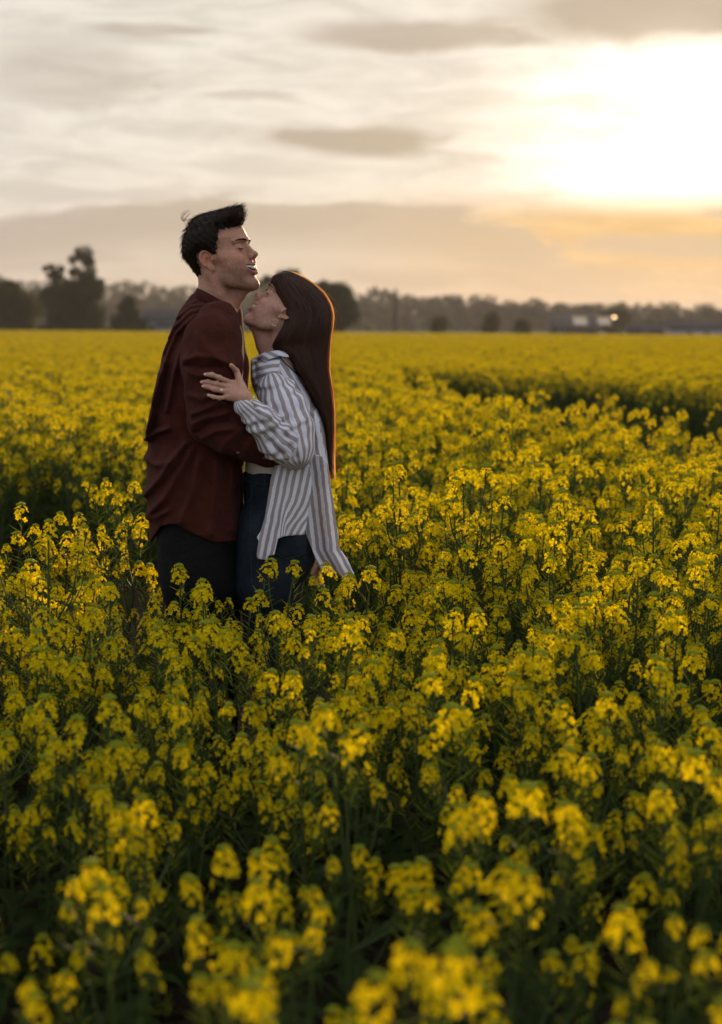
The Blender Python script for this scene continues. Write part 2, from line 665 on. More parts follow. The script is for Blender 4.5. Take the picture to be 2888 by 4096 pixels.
def tree(name, base, crowns, label, m_leaf, leaf=0.22, per=70, trunk_r=0.25, group=None, nb=60, fork=None):
    """crowns: list of (dx, dz, rx, rz, clumps, clump radius) ellipsoids above the base"""
    t = empty(name, base, label, 'tree', group)
    cs, rs = [], []
    tips = []
    for (dx_, dz_, rx, rz, nc, cr_) in crowns:
        for k in range(nc):
            d = rng.normal(0, 1, 3)
            d /= np.linalg.norm(d)
            q = np.array([dx_, 0, dz_]) + d * np.array([rx, rx, rz]) * rng.uniform(0.15, 1.0) ** 0.5
            cs.append(q)
            rs.append(cr_ * rng.uniform(0.6, 1.35))
        tips.append((dx_, dz_, rx, rz))
    v, f = leaf_cloud(cs, rs, per, leaf)
    mk('crown', v, f, m_leaf, t, smooth=False)
    mb = MB()
    top = max(c[1] + c[3] for c in crowns)
    for (dx_, dz_, rx, rz) in tips:
        pts = cr([(0, 0, -0.1), (dx_ * 0.15, 0.05, dz_ * 0.3), (dx_ * 0.7, 0.0, dz_ * 0.8), (dx_, 0, dz_ + rz * 0.8)], 4)
        mb.tube(pts, np.linspace(trunk_r, trunk_r * 0.12, len(pts)), 7)
    for k in range(min(nb, len(cs))):
        c = cs[k]
        dx_, dz_, rx, rz = tips[np.argmin([abs(c[0] - q[0]) + abs(c[2] - q[1]) for q in tips])]
        s0 = np.array([dx_ * 0.6, 0, max(0.5, dz_ * 0.75 if c[2] > dz_ else c[2] * 0.6)])
        mb.tube([s0, (s0 + c) / 2 + np.array([0, 0, 0.2]), c], [trunk_r * 0.28, trunk_r * 0.16, trunk_r * 0.05], 5)
    mb.build('trunk', M_bark, t, True)
    return t


def ground_at(vx, Y):
    p = V(vx, 735, Y)
    return (float(p[0]), Y, float(hill_z(p[0], Y)) - 0.02)


PM = lambda Y: FPX / Y / 0.446            # overview pixels per metre at distance Y
Y1 = 232.0
k = PM(Y1)
tree('broadleaf_tree', ground_at(165, Y1), [(0.3, 45 / k, 70 / k, 48 / k, 150, 1.15), (-2.2, 90 / k, 45 / k, 40 / k, 60, 1.0), (1.0, 95 / k, 48 / k, 38 / k, 60, 1.0), (1.6, 150 / k, 34 / k, 45 / k, 34, 0.7), (-2.9, 140 / k, 20 / k, 24 / k, 12, 0.6), (3.4, 105 / k, 20 / k, 30 / k, 14, .6)],
     'tall dark broadleaf tree with a loose twin top, left of the couple', M_leaf_dark, per=75)
tree('broadleaf_tree', ground_at(32, Y1 + 6), [(0, 55 / k, 58 / k, 50 / k, 130, 1.1), (-1.0, 95 / k, 35 / k, 25 / k, 40, .9)],
     'round olive broadleaf tree at the left edge beyond the field', M_leaf_olive, per=70)
tree('conical_tree', ground_at(288, Y1 - 4), [(0, 28 / k, 34 / k, 26 / k, 50, .8), (0, 58 / k, 22 / k, 24 / k, 28, .6), (0, 78 / k, 9 / k, 12 / k, 9, .4)],
     'small dark pointed tree between the tall tree and the grey house', M_leaf_dark, per=60, trunk_r=0.16)
tree('broadleaf_tree', ground_at(640, Y1 - 2), [(0, 62 / k, 66 / k, 58 / k, 130, 1.1), (-1.0, 112 / k, 44 / k, 32 / k, 40, .8), (1.2, 128 / k, 30 / k, 22 / k, 14, .55)],
     'bright green loose-topped tree seen between the two faces', M_leaf_olive, per=60)
tree('broadleaf_tree', ground_at(745, Y1 + 2), [(0, 62 / k, 56 / k, 54 / k, 130, 1.1), (-0.3, 98 / k, 40 / k, 26 / k, 40, .9), (-1.8, 112 / k, 14 / k, 14 / k, 8, .5)],
     'dense round dark tree just right of the long-haired head', M_leaf_dark, per=75)
# smaller trees and bushes along the far edge on the right
for (vx, hh, ww, lab, yy) in ((1100, 48, 18, 'slim hazy tree right of the utility pole', 300), (1170, 34, 16, 'small dark bush tree left of the low dark building', 285),
                              (1380, 62, 44, 'round hazy tree behind the low dark building', 330), (1460, 30, 48, 'low broad hazy tree clump left of the white shed', 300),
                              (985, 40, 22, 'faint slim tree nearest the utility pole on its right', 320)):
    kk = PM(yy)
    tree('broadleaf_tree', ground_at(vx, yy), [(0, hh * 0.5 / kk, ww / kk, hh * 0.5 / kk, 50, 1.0), (0.3, hh * 0.8 / kk, ww * 0.6 / kk, hh * 0.25 / kk, 16, 0.8)], lab, M_leaf_olive, per=45, trunk_r=0.18)

# hedge along the left far edge
def hedge(x0, x1, Y, h, label, m_):
    a, b = ground_at(x0, Y), ground_at(x1, Y)
    t = empty('hedge', a, label, 'hedge')
    n = int((b[0] - a[0]) / 0.5)
    cs = [np.array([rng.uniform(0, b[0] - a[0]), rng.uniform(-0.6, 0.6), rng.uniform(0.2, h)]) for _ in range(n * 3)]
    v, f = leaf_cloud(cs, [0.55] * len(cs), 40, 0.16)
    mk('foliage', v, f, m_, t, smooth=False)
    mb = MB()
    for q in range(0, n * 2):
        x_ = rng.uniform(0, b[0] - a[0])
        mb.tube([(x_, 0, -0.05), (x_ + rng.uniform(-.3, .3), rng.uniform(-.3, .3), h * 0.8)], [0.04, 0.015], 4)
    mb.build('stems', M_bark, t)['kind'] = 'stuff'


hedge(-60, 150, 222, 1.3, 'dark low hedge under the trees at the far left field edge', M_leaf_dark)
hedge(150, 345, 221, 1.2, 'dark hedge running below the tall tree to the grey house', M_leaf_dark)
hedge(560, 700, 224, 1.0, 'dark hedge at the foot of the trees behind the couple', M_leaf_dark)

# ---- wood on the rise
cs, rs = [], []
for row, (yr, n) in enumerate(((600, 210), (645, 210), (690, 200), (750, 190), (820, 170))):
    for q in range(n):
        x_ = -420 + 900 * (q + rng.uniform(0, 1)) / n
        y_ = yr + rng.uniform(-22, 22)
        hgt = rng.uniform(8, 14.5) * np.interp(x_, [-400, 0, 110, 190, 400], [1.05, 1.0, 0.85, 0.75, 0.7])
        zb = float(hill_z(x_, y_))
        for c in range(10):
            cs.append((x_ + rng.normal(0, 2.0), y_ + rng.normal(0, 2.0), zb + hgt * rng.uniform(0.0, 1.0)))
            rs.append(rng.uniform(1.4, 2.8))
v, f = leaf_cloud(cs, rs, 30, 0.70)
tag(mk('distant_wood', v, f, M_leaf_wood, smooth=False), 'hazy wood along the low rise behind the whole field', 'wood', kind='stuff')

# ---- buildings, pole, glowing dot
M_wall_grey = mat('grey_render', (0.20, 0.195, 0.20), rough=0.9, noise=(0.8, 0.9, 1.06))
M_wall_pale = mat('pale_render', (0.33, 0.31, 0.30), rough=0.9, noise=(0.8, 0.9, 1.06))
M_wall_dark = mat('dark_boards', (0.075, 0.06, 0.05), rough=0.9, noise=(0.8, 0.8, 1.1))
M_roof = mat('slate_roof', (0.05, 0.048, 0.05), rough=0.95, spec=0.05, noise=(1.2, 0.8, 1.15))
M_glass = mat('window_glass', (0.02, 0.022, 0.025), rough=0.05, spec=0.6)
M_panel = mat('roof_glazing', (0.50, 0.40, 0.30), rough=0.12, metal=1.0)
M_frame = mat('white_frame', (0.6, 0.6, 0.58), rough=0.6)
M_wood = mat('pole_wood', (0.035, 0.027, 0.022), rough=0.9, noise=(3, 0.7, 1.2))


def house(vx0, vx1, Y, eave, ridge, label, wall, depth=7.0, wins=(), roofm=None, glaz=()):
    a, b = ground_at(vx0, Y), ground_at(vx1, Y)
    Lx = b[0] - a[0]
    t = empty('house', a, label, 'house')
    MB().box((0, 0, -0.1), (Lx, depth, eave)).build('wall', wall, t)
    o_ = 0.35
    mid = depth / 2
    v = [(-o_, -o_, eave - 0.05), (Lx + o_, -o_, eave - 0.05), (Lx + o_, mid, ridge), (-o_, mid, ridge), (-o_, depth + o_, eave - 0.05), (Lx + o_, depth + o_, eave - 0.05),
         (-o_, -o_, eave - 0.2), (Lx + o_, -o_, eave - 0.2), (Lx + o_, depth + o_, eave - 0.2), (-o_, depth + o_, eave - 0.2)]
    fs = [(0, 1, 2, 3), (3, 2, 5, 4), (6, 7, 1, 0), (4, 5, 8, 9), (6, 0, 3, 4, 9), (7, 8, 5, 2, 1), (6, 9, 8, 7)]
    rf = MB().add(v, fs).build('roof', roofm or M_roof, t)
    for (wx, wz, ww, wh_) in wins:
        w_ = MB().box((wx, -0.06, wz), (wx + ww, 0.02, wz + wh_)).build('window', M_frame, t)
        MB().box((wx + 0.08, -0.09, wz + 0.08), (wx + ww - 0.08, -0.063, wz + wh_ - 0.08)).build('pane', M_glass, w_)
    sl_ = (ridge - eave) / (mid + o_)
    for (wx, ww, t0, t1) in glaz:
        p = [(wx, -o_ + t0 * (mid + o_), eave - 0.05 + t0 * (ridge - eave + .05) + 0.06), (wx + ww, -o_ + t0 * (mid + o_), eave - 0.05 + t0 * (ridge - eave + .05) + 0.06),
             (wx + ww, -o_ + t1 * (mid + o_), eave - 0.05 + t1 * (ridge - eave + .05) + 0.06), (wx, -o_ + t1 * (mid + o_), eave - 0.05 + t1 * (ridge - eave + .05) + 0.06)]
        v = p + [(q[0], q[1], q[2] - 0.08) for q in p]
        MB().add(v, [(0, 1, 2, 3), (4, 7, 6, 5), (0, 4, 5, 1), (1, 5, 6, 2), (2, 6, 7, 3), (3, 7, 4, 0)]).build('roof_window', M_panel, rf)
    return t


house(322, 408, 236, 2.5, 4.0, 'low grey house with pale gable left of the red shirt', M_wall_grey, wins=((0.8, 0.9, 1.0, 1.1), (2.6, 0.9, 1.1, 1.1), (4.4, 0.2, 1.0, 2.0)))
house(352, 430, 229, 1.6, 2.2, 'pale low shed in front of the grey house beside the red shirt', M_wall_pale, depth=4, wins=((1.2, 0.5, 0.9, 0.7),))
house(520, 600, 240, 2.6, 4.0, 'grey roofed house seen under the two chins', M_wall_grey, wins=((1.0, 0.9, 1.0, 1.1), (3.0, 0.9, 1.0, 1.1)))
house(1240, 1340, 285, 1.8, 4.2, 'low dark building with two bright roof windows on the right', M_wall_dark, wins=((1.0, 0.5, 1.0, 0.9),), glaz=((4.0, 2.6, 0.25, 0.85), (8.6, 2.4, 0.25, 0.85)), roofm=M_wall_dark)
house(1512, 1640, 262, 1.7, 3.0, 'long white shed with dark roof at the right edge', M_wall_pale, depth=9, wins=((2.0, 0.6, 1.2, 0.7), (5.0, 0.6, 1.2, 0.7), (8, .6, 1.2, .7)))
house(1415, 1500, 275, 1.5, 2.4, 'low dark barn left of the long white shed', M_wall_dark, depth=6, wins=((2.0, 0.4, 1.2, 0.7),), roofm=M_roof)

# utility pole
yp = 255.0
b = ground_at(886, yp)
t = empty('utility_pole', b, 'tall dark wooden utility pole standing at the far field edge', 'pole')
hp = 108 / PM(yp)
MB().tube([(0, 0, -0.2), (0, 0, hp)], [0.26, 0.18], 10).build('post', M_wood, t, True)
MB().box((-0.8, -0.09, hp - 0.9), (0.8, 0.09, hp - 0.75)).build('crossarm', M_wood, t)
for q in (-0.7, 0.0, 0.7):
    MB().tube([(q, 0, hp - 0.75), (q, 0, hp - 0.6), (q, 0, hp - 0.5)], [0.05, 0.07, 0.03], 8).build('insulator', M_wall_pale, t, True)
# emissive globe on a post, added for one bright dot of unknown source
yl = 262.0
b = ground_at(1376, yl)
t = empty('glow_post', b, 'glowing globe on a post, one bright dot above the low dark building', 'lamp')
hl_ = 45 / PM(yl)
MB().tube(cr([(0, 0, -0.1), (0, 0, hl_ * 0.6), (0, 0, hl_ + 0.1), (0, -0.35, hl_ + 0.25)], 5), 0.06, 8).build('post', M_roof, t, True)
em = bpy.data.materials.new('dot_glow')
em.use_nodes = True
en = em.node_tree.nodes
en.clear()
eo = en.new('ShaderNodeOutputMaterial')
ee = en.new('ShaderNodeEmission')
ee.inputs[0].default_value = (1.0, 0.62, 0.30, 1)
ee.inputs[1].default_value = 4.0
em.node_tree.links.new(ee.outputs[0], eo.inputs[0])
th = np.radians(np.arange(0, 360, 45))
vv = np.concatenate([[(r_ * math.cos(a) * 0.32, r_ * math.sin(a) * 0.32 - 0.4, hl_ + z_) for a in th] for r_, z_ in ((0.3, 0.30), (1, 0.18), (1, 0.02), (0.35, -0.12))])
ff = [(i * 8 + j, i * 8 + (j + 1) % 8, (i + 1) * 8 + (j + 1) % 8, (i + 1) * 8 + j) for i in range(3) for j in range(8)] + [tuple(range(7, -1, -1)), tuple(range(24, 32))]
MB().add(vv, ff).build('glow_globe', em, t, True)
# ================================================================ rapeseed
def petal_mat():
    m_ = bpy.data.materials.new('petal_yellow')
    m_.use_nodes = True
    t = NT(m_.node_tree)
    m_.node_tree.nodes.clear()
    out = t.n('ShaderNodeOutputMaterial')
    oi = t.n('ShaderNodeObjectInfo')
    gi = t.n('ShaderNodeNewGeometry')
    r = t.m('FRACT', t.m('ADD', oi.outputs['Random'], gi.outputs['Random Per Island']))
    c = t.mix(r, (0.55, 0.45, 0.005), (0.84, 0.65, 0.008))
    d = t.n('ShaderNodeBsdfDiffuse')
    t.link(c, d.inputs[0])
    tr = t.n('ShaderNodeBsdfTranslucent')
    t.link(t.mix(r, (0.68, 0.50, 0.003), (0.88, 0.63, 0.005)), tr.inputs[0])
    mx = t.n('ShaderNodeMixShader')
    mx.inputs[0].default_value = 0.52
    t.link(d.outputs[0], mx.inputs[1])
    t.link(tr.outputs[0], mx.inputs[2])
    t.link(mx.outputs[0], out.inputs[0])
    return m_


M_petal = petal_mat()
M_bud = mat('bud_green', (0.27, 0.30, 0.012), rough=0.7, spec=0.2, trans=0.2, tcol=(0.25, 0.28, 0.02))
M_stem = mat('stem_green', (0.038, 0.056, 0.008), rough=0.6, spec=0.3)
M_rleaf = mat('rape_leaf', (0.019, 0.034, 0.005), rough=0.7, spec=0.10, trans=0.3, tcol=(0.09, 0.13, 0.006))

OCT = np.array([(1, 0, 0), (0, 1, 0), (-1, 0, 0), (0, -1, 0), (0, 0, 1.5), (0, 0, -1.0)])
OCTF = [(0, 1, 4), (1, 2, 4), (2, 3, 4), (3, 0, 4), (1, 0, 5), (2, 1, 5), (3, 2, 5), (0, 3, 5)]


def basis(n):
    n = n / np.linalg.norm(n)
    a = np.cross(n, [0.2, 0.3, 0.93])
    a /= np.linalg.norm(a) + 1e-9
    return a, np.cross(n, a), n


def make_raceme(seed, nf=26, L=0.075, R=0.024, ps=0.0098, pods=9, low=0):
    """flower head: dome of four-petalled flowers, green buds on top; origin at its base"""
    r = np.random.default_rng(seed)
    mb = MB()
    mb.tube([(0, 0, -0.01), (0.001, 0, L * 0.5), (0, 0.001, L)], [0.0016, 0.0013, 0.0010], 4, 1)
    ga = 2.39996
    for i in range(nf):
        t = i / (nf - 1)
        a = i * ga + r.normal(0, 0.15)
        rad = R * (1.0 - 0.52 * t ** 1.6) * r.uniform(0.85, 1.15)
        h = L * (0.05 + 0.93 * t) + 0.012 * (1 - t) * r.uniform(-0.5, 1)
        e = 0.25 + 0.75 * t + r.normal(0, 0.18)
        d = np.array([math.cos(a) * math.cos(e), math.sin(a) * math.cos(e), math.sin(e)])
        c = np.array([math.cos(a) * rad, math.sin(a) * rad, h])
        base = np.array([0, 0, max(0, h - 0.014)])
        # pedicel: thin three-sided stalk
        v, f = tube([base, (base + c) / 2 + np.array([0, 0, -0.002]), c], 0.00055, 3)
        mb.add(v, f, 1)
        x, y, n = basis(d)
        th0 = r.uniform(0, 6.28)
        s = ps * r.uniform(0.8, 1.15) * (1 - 0.25 * t)
        op = r.uniform(0.15, 0.65)              # how far the flower is cupped
        for k in range(4):
            th = th0 + k * math.pi / 2 + r.normal(0, 0.08)
            u = math.cos(th) * x + math.sin(th) * y
            w = -math.sin(th) * x + math.cos(th) * y
            p0 = c
            p1 = c + u * s * 0.62 + n * s * op * 0.55 + w * s * 0.46
            p2 = c + u * s * 1.06 + n * s * op * 0.75 + w * s * 0.30
            p3 = c + u * s * 1.06 + n * s * op * 0.75 - w * s * 0.30
            p4 = c + u * s * 0.62 + n * s * op * 0.55 - w * s * 0.46
            pm = c + u * s * 0.72 + n * s * op * 0.42
            mb.add([p0, p1, p2, p3, p4, pm], [(0, 1, 5), (1, 2, 5), (2, 3, 5), (3, 4, 5), (4, 0, 5)], 0)
    for i in range(low):                         # spent and late flowers strung out below the dome
        a = r.uniform(0, 6.28)
        h = -0.006 - 0.011 * i
        c = np.array([math.cos(a) * R * 0.95, math.sin(a) * R * 0.95, h + 0.006])
        v, f = tube([(0, 0, h - 0.006), c * 0.5 + np.array([0, 0, h * .5 - .004]), c], 0.0005, 3)
        mb.add(v, f, 1)
        x, y, n = basis(np.array([math.cos(a), math.sin(a), 0.4]))
        s = ps * r.uniform(0.7, 1.0)
        for k in range(4):
            th = k * math.pi / 2 + a
            u = math.cos(th) * x + math.sin(th) * y
            w = -math.sin(th) * x + math.cos(th) * y
            mb.add([c, c + u * s * 0.6 + n * s * .3 + w * s * .45, c + u * s * 1.05 + n * s * .4 + w * s * .3, c + u * s * 1.05 + n * s * .4 - w * s * .3, c + u * s * 0.6 + n * s * .3 - w * s * .45], [(0, 1, 2, 3, 4)], 0)
    for i in range(26):
        a = i * ga
        rad = 0.0135 * math.sqrt((i + 0.5) / 26)
        c = np.array([math.cos(a) * rad, math.sin(a) * rad, L + 0.011 - 0.45 * rad + r.uniform(-.001, .001)])
        s = r.uniform(0.0023, 0.0032)
        mb.add(OCT * s + c, OCTF, 2)
    for i in range(pods):
        a = r.uniform(0, 6.28)
        h = -0.02 - 0.012 * i
        d = np.array([math.cos(a), math.sin(a), 0.55])
        d /= np.linalg.norm(d)
        b0 = np.array([0, 0, h])
        mb.tube([b0, b0 + d * 0.018, b0 + d * 0.045 + np.array([0, 0, 0.004])], [0.0006, 0.0014, 0.0004], 3, 2)
    return mb


def make_stem(seed, H_, heads):
    """stem and branches up to the given head places (points, relative to the root)"""
    r = np.random.default_rng(seed)
    mb = MB()
    top = np.array(heads[0])
    pts = cr([(0, 0, -0.02), (top[0] * 0.2 + r.normal(0, .01), top[1] * 0.2, H_ * 0.35), (top[0] * 0.7, top[1] * 0.7 + r.normal(0, .01), H_ * 0.75), tuple(top)], 3)
    mb.tube(pts, np.linspace(0.0062, 0.0020, len(pts)), 5)
    for h in heads[1:]:
        h = np.array(h)
        t = r.uniform(0.42, 0.68)
        k = t * (len(pts) - 1)
        b = pts[int(k)]
        mid = b * 0.45 + h * 0.55 + np.array([h[0] - b[0], h[1] - b[1], 0]) * 0.22
        q = cr([b, mid, h], 4)
        mb.tube(q, np.linspace(0.0032, 0.0017, len(q)), 4)
    return mb, pts


def make_leaves(seed, pts, n=11, heads=None):
    r = np.random.default_rng(seed + 50)
    mb = MB()
    H_ = pts[-1][2]
    for i in range(n):
        t = r.uniform(0.04, 0.62)
        b = pts[int(t * (len(pts) - 1))]
        a = r.uniform(0, 6.28)
        L = r.uniform(0.10, 0.19) * (1.15 - t)
        d = np.array([math.cos(a), math.sin(a), 0.0])
        sd = np.array([-math.sin(a), math.cos(a), 0.0])
        wv = L * r.uniform(0.13, 0.22)
        z = np.array([0, 0, 1.0])
        m1 = b + d * L * 0.4 + z * L * 0.34
        m2 = b + d * L * 0.75 + z * L * 0.34
        e = b + d * L + z * L * 0.12
        v = [b, m1 - sd * wv + z * .006, m1, m1 + sd * wv + z * .006, m2 - sd * wv * 0.8, m2 - z * .004, m2 + sd * wv * 0.8, e]
        mb.add(v, [(0, 2, 1), (0, 3, 2), (1, 2, 5, 4), (2, 3, 6, 5), (4, 5, 7), (5, 6, 7)], 0)
    for h in (heads or []):                      # small clasping leaves below each head
        for q in range(5):
            a = r.uniform(0, 6.28)
            L = r.uniform(0.025, 0.06)
            b = np.array(h) - np.array([h[0], h[1], 0]) * 0.12 * q / 3 - np.array([0, 0, 0.03 + 0.035 * q])
            d = np.array([math.cos(a) * 0.8, math.sin(a) * 0.8, 0.6])
            sd = np.array([-math.sin(a), math.cos(a), 0.0]) * L * 0.16
            m1 = b + d * L * 0.55
            mb.add([b, m1 - sd, b + d * L - np.array([0, 0, L * .15]), m1 + sd], [(0, 1, 2, 3)], 0)
    return mb


FM = [M_petal, M_stem, M_bud]
NH = 5
RAC = []
for k in range(NH):
    o = make_raceme(100 + k, nf=(13, 17, 12, 15, 9)[k], L=(0.036, 0.042, 0.032, 0.050, 0.028)[k], R=(0.022, 0.026, 0.021, 0.024, 0.018)[k], low=(1, 3, 1, 5, 2)[k]).build('flower_head', FM, None, False)
    RAC.append(o)
# budded, barely open head
RAC.append(make_raceme(140, nf=16, L=0.045, R=0.021, ps=0.008, pods=6).build('flower_head', FM, None, False))

NV = 7
VAR = []
for k in range(NV):
    r = np.random.default_rng(300 + k)
    H_ = 0.80
    heads = [(r.normal(0, 0.03), r.normal(0, 0.03), H_ - 0.07)]
    for q in range(r.integers(5, 9)):
        a = r.uniform(0, 6.28)
        d = r.uniform(0.04, 0.16)
        heads.append((math.cos(a) * d, math.sin(a) * d, H_ - 0.07 - r.uniform(0.0, 0.22) - (0.05 if q > 5 else 0)))
    sm, pts = make_stem(k, H_, heads)
    lm = make_leaves(k, pts, heads=heads)
    info = [(h, int(r.integers(0, NH)), r.uniform(0, 6.28), r.uniform(0.55, 1.2) * (1.08 if i == 0 else 0.84), r.normal(0, 0.12, 2)) for i, h in enumerate(heads)]
    VAR.append(dict(stem=sm.build('stem', M_stem, None, True), leaves=lm.build('leaves', M_rleaf, None, False), heads=info, H=H_))


def joined(k, with_leaves=True):
    """one mesh of a whole plant, for the uncounted mass"""
    d = VAR[k]
    VV, FF, MI, off = [], [], [], 0
    def put(me, M, midx):
        nonlocal off
        n = len(me.vertices)
        co = np.empty(n * 3)
        me.vertices.foreach_get('co', co)
        co = np.c_[co.reshape(-1, 3), np.ones(n)] @ np.array(M).T
        VV.append(co[:, :3])
        for p in me.polygons:
            FF.append(tuple(i + off for i in p.vertices))
            MI.append(midx if midx is not None else p.material_index)
        off += n
    put(d['stem'].data, Matrix.Identity(4), 1)
    if with_leaves:
        put(d['leaves'].data, Matrix.Identity(4), 3)
    for (h, ri, a, s, tl) in d['heads']:
        put(RAC[ri].data, Matrix.Translation(h) @ Matrix.Rotation(tl[0], 4, 'X') @ Matrix.Rotation(tl[1], 4, 'Y') @ Matrix.Rotation(a, 4, 'Z') @ Matrix.Scale(s, 4), None)
    return mk('rapeseed_plant_mass', np.concatenate(VV), FF, None, None, False, mats=FM + [M_rleaf], midx=MI)


vcol = bpy.data.collections.new('rapeseed_variants')
vars_ = []
for k in range(NV):
    o = joined(k)
    COL.objects.unlink(o)
    vcol.objects.link(o)
    vars_.append(o)


# ---- where plants grow
def tram_left(x, y): return abs(x - (-0.66 - 0.62 * max(y - 4.8, 0) - 0.16 * min(y - 4.8, 0)))
GAP_R = np.array([(2.1, 9.2), (1.05, 13.2), (0.45, 17.0), (0.25, 25.0), (2.4, 21.5), (4.6, 16.5), (7.0, 12.0), (5.5, 7.5), (3.1, 8.2)])
GAP_L = np.array([(-0.15, 5.25), (-0.30, 6.5), (-0.95, 8.0), (-2.7, 8.8), (-3.4, 6.6), (-1.9, 5.5), (-0.95, 5.2)])
def in_gap(x, y, G): return poly2(np.array([x]), np.array([y]), G)[0] + 0.16 * math.sin(x * 5 + y * 2.3)


def height_noise(x, y):
    return (np.sin(x * 1.7 + 0.6 * np.sin(y * 1.1)) + np.sin(y * 1.3 + 1.2 * np.sin(x * 0.8 + 2))) * 0.5


FEET = np.array([(-0.56, 4.8), (-0.17, 4.8)])


def grow_at(x, y, u01):
    """keep probability and greatest height for a plant rooted at x, y"""
    keep = 1.0
    tl = tram_left(x, y)
    if 4.4 < y < 9 and x < 0.2 and in_gap(x, y, GAP_L) < 0:
        keep = 0.02
    elif y < 4.4 and tl < 0.34:
        keep = 0.95
    if y > 6 and x > 0.5 and in_gap(x, y, GAP_R) < 0:
        keep = 0.02
    if y < 3.3:
        keep = min(keep, 0.48 if y < 2.3 else (0.7 if y < 3.0 else 0.9))
    hmax = 9.0
    if -0.86 < x < 0.10 and 4.40 < y < 5.30:
        keep = 0.0
    return keep, hmax


def project_u(x, y):
    return W / 2 + FPX * x / y


pts_all = []
bands = [(0.95, 5.6, 0.150), (5.6, 14, 0.175), (14, 34, 0.22), (34, 80, 0.33), (80, FIELD_END - 1, 0.52)]
for (y0, y1, sp_) in bands:
    ys = np.arange(y0, y1, sp_)
    for y_ in ys:
        half = y_ * 0.2388 * (1.35 if y_ < 80 else 1.2) + 0.55
        xs = np.arange(-half, half, sp_)
        pts_all.append(np.stack([xs + rng.uniform(-.5, .5, len(xs)) * sp_, y_ + rng.uniform(-.5, .5, len(xs)) * sp_, rng.uniform(0, 1, len(xs))], 1))
pts_all = np.concatenate(pts_all)
kept = []
for (x, y, r0) in pts_all:
    if y < 40:
        kp, hm = grow_at(x, y, r0)
        if r0 > kp:
            continue
    kept.append((x, y))
kept = np.array(kept)
hgt = np.interp(kept[:, 1], [1, 2.5, 4.5, 8, 12], [0.61, 0.655, 0.72, 0.78, 0.83]) + 0.05 * height_noise(kept[:, 0], kept[:, 1]) + rng.normal(0, 0.075, len(kept))
# keep the crop in front of the couple down where the picture shows them to the knees
uu = project_u(kept[:, 0], kept[:, 1])
front = (uu > 150) & (uu < 345) & (kept[:, 1] < 4.8)
lim = CAMZ - kept[:, 1] * (rng.uniform(562, 632, len(kept)) - 328) / FPX
hgt = np.where(front, np.minimum(hgt, lim), hgt)
side = (kept[:, 1] > 3.6) & (kept[:, 1] < 4.8) & (uu >= 345) & (uu < 400)
hgt = np.where(side, np.minimum(hgt, CAMZ - kept[:, 1] * (rng.uniform(560, 640, len(kept)) - 328) / FPX), hgt)
ok = hgt > 0.34
kept, hgt = kept[ok], hgt[ok]
uu = project_u(kept[:, 0], kept[:, 1])
vv_ = 328 + FPX * (CAMZ - hgt) / kept[:, 1]
inview = (uu > -14) & (uu < 736) & (vv_ < 1045)
order_ = np.argsort(np.where(inview, kept[:, 1], 1e9))
first = order_[:285]
rest = np.setdiff1d(np.arange(len(kept)), first)


def plant(x, y, h, k, rz, label, group=None, lean=(0, 0), top_head=None):
    t = empty('rapeseed_plant', (x, y, 0.0), label, 'plant', group)
    t.rotation_euler = (lean[0], lean[1], rz)
    s = h / 0.80
    t.scale = (0.5 + 0.5 * s, 0.5 + 0.5 * s, s)
    d = VAR[k]
    for key in ('stem', 'leaves'):
        o = d[key].copy()
        COL.objects.link(o)
        o.parent = t
        if key == 'leaves':
            o['kind'] = 'stuff'
    for i, (hh_, ri, a, sc_, tl) in enumerate(d['heads']):
        o = RAC[ri if not (i == 0 and top_head is not None) else top_head].copy()
        COL.objects.link(o)
        o.parent = t
        o.location = hh_
        o.rotation_euler = (tl[0], tl[1], a)
        z_ = sc_ * (1.0 / s if s < 1 else 1.0)
        o.scale = (sc_, sc_, z_)
    return t


GN = 'rapeseed plants nearest the camera'
GL = 'yellow flowering rapeseed plant in the near part of the field'
for q in first:
    un, yn = uu[q], kept[q, 1]
    where = 'left' if un < 240 else ('middle' if un < 480 else 'right')
    if yn < 2.75:
        GL, GN = ('strongly blurred yellow rapeseed plant at the bottom %s of the picture' % where), 'blurred front rapeseed plants, ' + where
    elif yn < 3.9:
        GL, GN = ('slightly blurred yellow rapeseed plant in the %s foreground, behind the front row' % where), 'second rank rapeseed plants, ' + where
    else:
        w_ = {'left': 'left of and below the black trousers', 'middle': 'just right of the striped shirt tail', 'right': 'on the right side'}[where]
        GL, GN = ('sharp yellow rapeseed plant level with the couple, ' + w_), 'rapeseed plants level with the couple, ' + where
    plant(float(kept[q, 0]), float(kept[q, 1]), float(hgt[q]), int(rng.integers(0, NV)), float(rng.uniform(0, 6.28)), GL, GN, (float(rng.normal(0, .05)), float(rng.normal(0, .05))))

# plants one can single out
single = [(108, 1140, 4.05, 'dark budded rapeseed head standing alone in front of the dark gap at left', 5),
          (660, 1236, 4.42, 'rapeseed flower head rising in front of the dark jeans', 2),
          (404, 1252, 4.42, 'tallest rapeseed flower head in front of the black trousers', 0),
          (436, 1298, 4.40, 'small rapeseed head on a bare stalk before the black trousers', 4),
          (560, 1326, 4.36, 'rapeseed head between the black trousers and the jeans', 2),
          (736, 1250, 4.40, 'rapeseed flower head in front of the striped shirt tail and hand', 0),
          (1090, 1022, 5.0, 'tallest upright rapeseed stalk in the middle of the right side', 4),
          (1150, 1075, 5.0, 'rapeseed stalk leaning right beside the tallest upright one', 5),
          (895, 1016, 5.3, 'tall rapeseed flower head nearest the long hair on its right', 0),
          (1245, 1165, 4.3, 'broad rapeseed head with green top in the right middle ground', 3),
          (238, 1050, 6.0, 'lone yellow rapeseed head against the dark gap left of the red shirt', 2),
          (300, 1062, 5.9, 'rapeseed head close to the back of the red shirt', 1)]
